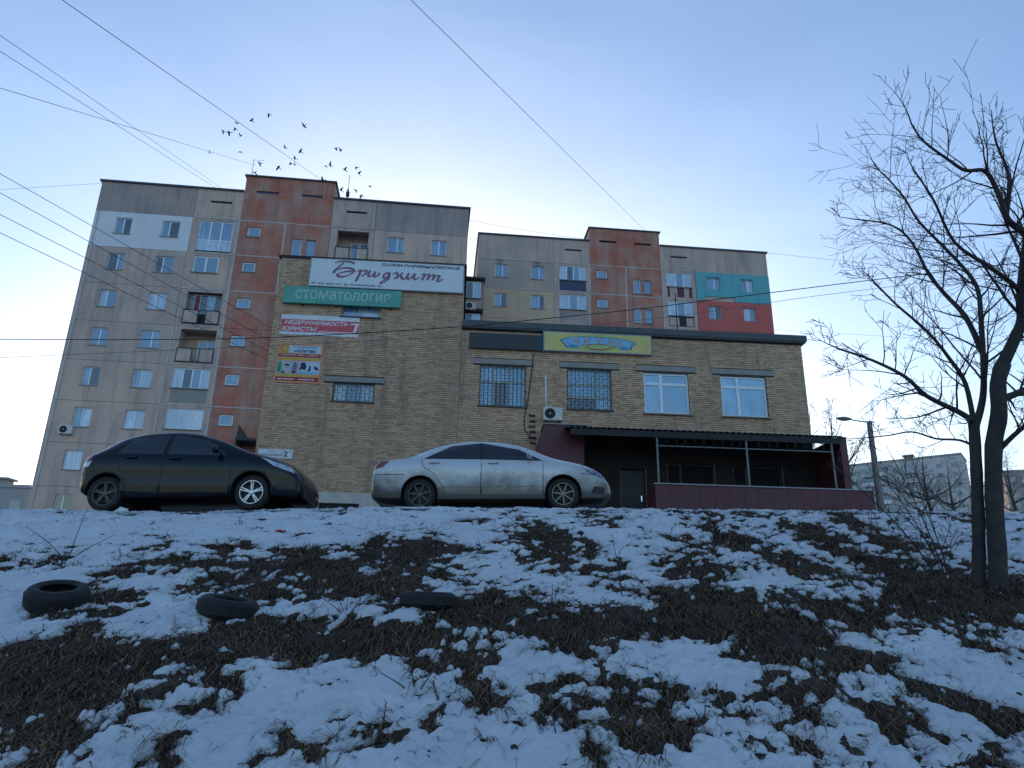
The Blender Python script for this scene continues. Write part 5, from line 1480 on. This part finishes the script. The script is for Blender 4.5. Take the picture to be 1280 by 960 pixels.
# ------------------------------------------------------------------ street lamp
Lp = at(1088, 527, 28); bz = gz(14.4, 28)
T = empty("street_lamp", (14.42, 28, bz)); tag(T, "concrete street lamp post with a single arm beyond the porch", "street lamp")
hp = Lp.z - bz
MB().tube([(0, 0, -.2), (.05, 0, hp)], [.15, .095], 12).build("post", M["post_concrete"], T, True)
MB().tube([(.25, 0, hp - .02), (.05, 0, hp - .02), (-.35, -.03, hp + .0), (-.85, -.06, hp + .07)], .028, 8).build("arm", M["iron_pale"], T, True)
hd = MB()
for i in range(9):
    t = i / 8; x = -.72 - .58 * t; ry = .12 * math.sin(math.pi * min(1, .15 + .85 * t)) ** .7 + .02; rz_ = .07 * math.sin(math.pi * (.12 + .8 * t)) + .015
    for k in range(12): hd.v.append((x, -.06 + ry * math.cos(2 * math.pi * k / 12), hp + .07 + .02 * t + rz_ * math.sin(2 * math.pi * k / 12)))
for i in range(8):
    for k in range(12): hd.f.append((i * 12 + k, i * 12 + (k + 1) % 12, i * 12 + 12 + (k + 1) % 12, i * 12 + 12 + k))
hd.f += [tuple(range(12)), tuple(range(107, 95, -1))]
hd.build("lamp_head", M["post_concrete"], T, True, True)

# ------------------------------------------------------------------ tyres on the bank
def tyre(label, px, py, R, w, tilt, rz, hole=.56):
    """lying flat on the slope"""
    b = -1.87; r = at(px, py, 1.0); Y = -1.87 / (r.z - .31 - .012 * r.x); P = r * Y
    T = empty("tyre", (P.x, P.y, gz(P.x, P.y) - .022)); tag(T, label, "tyre", "old tyres lying on the bank")
    T.rotation_euler = (tilt, 0, rz)
    h = R * hole
    prof = [(h, .02), (h + .02, 0), (R * .80, -.004), (R * .93, .012), (R * .985, .04), (R, w * .35), (R, w * .65), (R * .985, w - .04), (R * .93, w - .012), (R * .80, w + .004), (h + .02, w), (h, w - .02), (h + .03, w - .035), (R * .86, w - .05), (R * .90, w / 2), (R * .86, .05), (h + .03, .035)]
    MB().lathe(prof, 56, 'z', True).build("casing", M["rubber"], T, True, True)
    tr = MB()
    for k in range(4):
        zz = w * (.30 + .135 * k)
        tr.lathe([(R - .002, zz - .012), (R + .006, zz - .010), (R + .006, zz + .010), (R - .002, zz + .012)], 56, 'z')
    tr.build("tread", M["rubber"], T)
    return T
tyre("widest old tyre on the snow with its round hole showing", 70, 760, .24, .185, rad(19), .3)
tyre("old tyre below the black hatchback, tilted flat, hole just visible", 283, 764, .245, .155, rad(10), 1.0)
tyre("old tyre below the silver sedan seen edge-on with no hole visible", 535, 757, .245, .135, rad(2), .5)

# ------------------------------------------------------------------ weeds, stalks, shrubs
def on_bank(px, py):
    r = at(px, py, 1.0); Y = -1.87 / (r.z - .31 - .012 * r.x); P = r * Y
    return Vector((P.x, P.y, gz(P.x, P.y)))
plain("stalk", (.045, .032, .025), .95, var=.3, scale=8)
def plant(name, label, cat, px, py, stems, seed, rmin=.0022, group=None, lev=1):
    r = random.Random(seed); b = on_bank(px, py)
    T = empty(name, b); tag(T, label, cat, group)
    for (dx, dy, h, r0) in stems:
        mb = MB(); p0 = Vector((r.uniform(-.02, .02), r.uniform(-.02, .02), -.03))
        pts = [p0, p0 + Vector((dx * .4, dy * .4, h * .5)), p0 + Vector((dx, dy, h))]
        L = smooth_line(pts, 4); rs = [r0 + (rmin - r0) * i / (len(L) - 1) for i in range(len(L))]
        mb.tube(L, rs, 5)
        if lev:
            for k in range(4 + int(h * 6)):
                i = r.randrange(2, len(L) - 1)
                ax = (L[i + 1] - L[i]).normalized(); nd = (ax + ax.cross(rndv(r)).normalized() * .8).normalized()
                twigs(mb, L[i], nd, h * r.uniform(.12, .3), rs[i] * .6, 4 - lev, r, rmin)
        mb.build("stem", M["stalk"], T)
    return T
plant("sapling", "thin forked sapling on the snow above the widest tyre", "sapling", 85, 698, [(-.55, 0, .40, .006), (.10, 0, .62, .006), (.42, .1, .33, .006)], 1, lev=0)
plant("dry_shrub", "low dark twiggy shrub between the two nearer tyres and the sedan", "shrub", 432, 768, [(r_ * .16 - .32, ((r_ * 7) % 5 - 2) * .05, .22 + .05 * (r_ % 3), .004) for r_ in range(5)], 2, .0016, lev=2)
plant("tall_weed", "tallest dry weed stalk standing in the bank below the sedan", "weed", 779, 745, [(-.08, 0, .62, .004), (-.03, .05, .35, .003)], 3, .002, lev=1)
plant("fallen_branch", "bent dark twig poking out of the snow near the bottom", "branch", 522, 868, [(-.22, 0, .14, .006), (.10, 0, .16, .006), (-.05, .1, .20, .005)], 4, .0025, lev=0)
r_ = random.Random(9)
spots = [(475, 905, "dark weed stub in the bottom snow beneath the bent twig"), (551, 893, "dark weed stub in the bottom snow beside the bent twig, nearer the middle"), (487, 832, "short weed at the edge of the dark turf above the bent twig"),
    (300, 660, "short weed in clean snow below the hatchback's front wheel"), (372, 650, "short weed in clean snow below the hatchback's nose"), (600, 690, "short weed in the snow under the sedan's middle"),
    (835, 670, "short weed on the snow in front of the porch parapet's near end"), (905, 690, "short weed on the snow in front of the porch parapet's middle"), (630, 712, "short weed standing above the edge-on tyre's far end"),
    (1075, 690, "short weed on the snow below the street lamp"), (960, 840, "short weed below the broad dark turf patch"), (1150, 880, "short weed in the low snow beneath the twin trunks"),
    (700, 930, "lowest short weed near the bottom of the picture"), (150, 700, "short weed between the sapling and the tilted tyre"), (690, 755, "short weed beside the tallest stalk on the dark turf"),
    (210, 690, "short weed above the tilted tyre"), (880, 900, "short weed in the low snow under the porch's middle")]
for i, (x, y, lb) in enumerate(spots):
    plant("dry_weed", lb, "weed", x, y, [(r_.uniform(-.05, .05), r_.uniform(-.05, .05), r_.uniform(.09, .2), .004) for _ in range(r_.choice((1, 2, 3)))], 20 + i, .002, "short weeds in the snow", 1)
plant("dry_shrub", "leafless shrub of thin arching stems at the foot of the twin trunks", "shrub", 1195, 745, [(-.9, .5, 1.0, .012), (-.35, .3, 1.25, .009), (-.15, .5, 1.6, .009), (-.6, .9, 1.5, .009), (.1, .6, 1.3, .008)], 6, .003, lev=2)

# ------------------------------------------------------------------ wires
def wire(label, pts, r, mat, sag=0.0, ext0=0.0, ext1=0.0):
    P = [at(*p) for p in pts]
    if ext0: P.insert(0, P[0] + (P[0] - P[1]) * ext0)
    if ext1: P.append(P[-1] + (P[-1] - P[-2]) * ext1)
    if len(P) == 2:
        P = [P[0].lerp(P[1], t) - Vector((0, 0, sag * 4 * t * (1 - t))) for t in [i / 24 for i in range(25)]]
    else: P = smooth_line(P, 6)
    o = MB().tube([p - P[0] for p in P], r * .72, 5).build("power_line", M[mat])
    o.location = P[0]
    tag(o, label, "power line", "overhead wires")
wire("black cable crossing the picture in front of the brick wall", [(-120, 424, 18), (0, 424, 18), (150, 424.5, 18), (300, 423, 18), (440, 417, 18), (580, 408, 18), (700, 396.5, 18), (800, 386, 18), (950, 367.5, 18), (1090, 350, 18), (1280, 328, 18), (1500, 303, 18)], .017, "wire_black")
wire("thinner cable running just below the black cable", [(-100, 451, 19.5), (0, 447, 19.5), (150, 440.5, 19.5), (250, 436, 19.5), (400, 429, 19.5), (640, 416, 19.5), (860, 393, 19.5), (1020, 370, 19.5), (1280, 338, 19.5), (1500, 310, 19.5)], .010, "wire_grey")
for n_, (a, b) in {"highest": ((0, 217), (345, 413)), "second": ((0, 241), (343, 429)), "third": ((0, 268), (343, 443)), "lowest": ((0, 291), (343, 454))}.items():
    wire(f"{n_} of four dark wires slanting down to the brick corner", [(*a, 16), (*b, 26.5)], .012, "wire_black", .05, .6)
wire("wire rising from the tall block's tower to the picture's top", [(78, 0, 14), (428, 243, 47.8)], .016, "wire_grey", .25, .4)
wire("wire rising from the second block's tower past the open sky", [(514, 0, 18), (806, 288, 58)], .016, "wire_grey", .3, .4)
wire("upper of the close pair of wires meeting the tall block's roof", [(0, 44, 16), (284, 240, 47)], .013, "wire_grey", .1, .5)
wire("lower of the close pair of wires meeting the tall block's roof", [(0, 64, 16), (278, 240, 47)], .013, "wire_grey", .1, .5)
wire("wire running to the roof antenna of the tall block", [(0, 110, 18), (320, 207, 46.5)], .014, "wire_grey", .2, .5)
wire("thin wire strung between the two blocks' roofs", [(586, 275, 48), (740, 300, 56.5)], .018, "wire_grey", .1)
wire("thin wire leaving the teal corner towards the bare tree", [(957, 316, 58), (1300, 352, 40)], .018, "wire_grey", .2, 0, .3)
wire("faint wire reaching the tall block's far roof corner", [(0, 237, 40), (129, 229, 44.6)], .014, "wire_grey", .1, .6)
wire("faint lower wire beside the red painted storey", [(968, 412, 58), (1300, 432, 48)], .014, "wire_grey", .2, 0, .3)

# ------------------------------------------------------------------ aerials
def aerial(label, px, pt, pb, Y, kind):
    b, t = at(px, pb, Y), at(px, pt, Y)
    T = empty("roof_aerial", (b.x, Y, b.z - .1)); tag(T, label, "antenna")
    h = t.z - b.z + .1
    MB().tube([(0, 0, 0), (.0, 0, h)], .022, 6).build("mast", M["iron_pale" if kind < 2 else "iron_dark"], T)
    mb = MB()
    if kind == 0: mb.tube([(0, 0, h - .05), (.75, 0, h - .10)], .015, 5)
    elif kind == 1: mb.box(-.12, .12, -.1, .1, .35, .75); mb.box(-.05, .05, -.08, .08, .76, 1.0)
    else: mb.tube([(-.12, 0, h - .3), (.12, 0, h - .3)], .01, 4)
    mb.build("crossarm" if kind != 1 else "housing", M["iron_pale" if kind == 0 else "iron_dark"], T)
aerial("thin roof aerial with a side arm beside the tall block's tower", 313, 199, 229, 46.3, 0)
aerial("roof aerial with a dark housing right behind the tall block's parapet", 434, 219, 249, 49.0, 1)
aerial("thin dark mast standing on the lower brick roof", 847, 366, 415, 26.5, 2)

# ------------------------------------------------------------------ birds
def bird_meshes():
    bd = MB()
    st = [(-.17, .006), (-.12, .022), (-.04, .042), (.05, .045), (.11, .034), (.14, .028), (.17, .022), (.19, .004)]
    for x, r in st:
        for k in range(8): bd.v.append((x, r * math.cos(2 * math.pi * k / 8), r * .9 * math.sin(2 * math.pi * k / 8) + (.01 if x > .1 else 0)))
    for i in range(len(st) - 1):
        for k in range(8): bd.f.append((i * 8 + k, i * 8 + (k + 1) % 8, i * 8 + 8 + (k + 1) % 8, i * 8 + 8 + k))
    n = len(bd.v); bd.v += [(-.14, -.02, .0), (-.14, .02, .0), (-.27, .05, .0), (-.27, -.05, .0), (-.14, -.02, .008), (-.14, .02, .008), (-.27, .05, .006), (-.27, -.05, .006)]
    bd.f += [(n, n + 1, n + 2, n + 3), (n + 7, n + 6, n + 5, n + 4), (n + 2, n + 6, n + 7, n + 3)]
    def wing(sd, lift):
        w = MB(); c = math.cos(rad(lift)); s = math.sin(rad(lift)); P = [(.09, .03, .0), (.11, .15, .0), (.06, .31, 0), (-.02, .34, 0), (-.03, .17, 0), (-.07, .03, 0)]
        for dz in (0, .008):
            for x, y, z in P: w.v.append((x, sd * y * c, y * s + dz + .01))
        k = len(P); w.f += [tuple(range(k)), tuple(range(2 * k - 1, k - 1, -1))] + [(i, (i + 1) % k, k + (i + 1) % k, k + i) for i in range(k)]
        return w
    return bd, wing
bd, wing = bird_meshes()
bme = bd.mesh("bird"); bme.materials.append(M["bird_dark"])
wm = []
for l in (55, 20, -25):
    pair = []
    for sd in (-1, 1):
        me = wing(sd, l).mesh("wing"); me.materials.append(M["bird_dark"]); pair.append(me)
    wm.append(pair)
BIRDS = [(115, 380), (210, 235), (248, 243), (290, 218), (298, 182), (325, 267), (320, 372), (397, 166), (513, 125), (747, 199), (622, 346), (723, 371), (453, 447), (417, 508), (577, 477), (686, 419), (662, 448), (685, 460), (888, 466), (921, 460), (960, 347), (991, 367), (1018, 493), (1098, 475), (1112, 518), (1189, 600), (1093, 628), (1128, 667), (993, 630), (873, 562)]
rb_ = random.Random(2)
for (x, y) in BIRDS:
    p = at(240 + x / 5.333, 120 + y / 5.333, rb_.uniform(36, 44))
    o = bpy.data.objects.new("bird", bme); COL.objects.link(o); o.location = p
    o.rotation_euler = (rb_.uniform(-.5, .5), rb_.uniform(-.5, .2), math.pi + rb_.uniform(-.8, .8)); o.scale = (.72,) * 3
    tag(o, "small dark bird of the flock flying over the tall block's roof", "bird", "flock of birds over the roof")
    for me in rb_.choice(wm):
        w_ = bpy.data.objects.new("wing", me); COL.objects.link(w_); w_.parent = o

# a red scrap of litter in the snow
b = on_bank(351, 667)
mb = MB(); rr = random.Random(12)
for i in range(5):
    for j in range(4): mb.v.append((.035 * i - .07 + rr.uniform(-.01, .01), .03 * j - .04 + rr.uniform(-.01, .01), .05 + rr.uniform(-.015, .02)))
for i in range(4):
    for j in range(3): a_ = i * 4 + j; mb.f.append((a_, a_ + 4, a_ + 5, a_ + 1))
o = mb.build("litter_scrap", plain("litter_red", (.42, .03, .03), .5)); o.location = b; tag(o, "crumpled red scrap of litter in the snow below the hatchback", "litter")
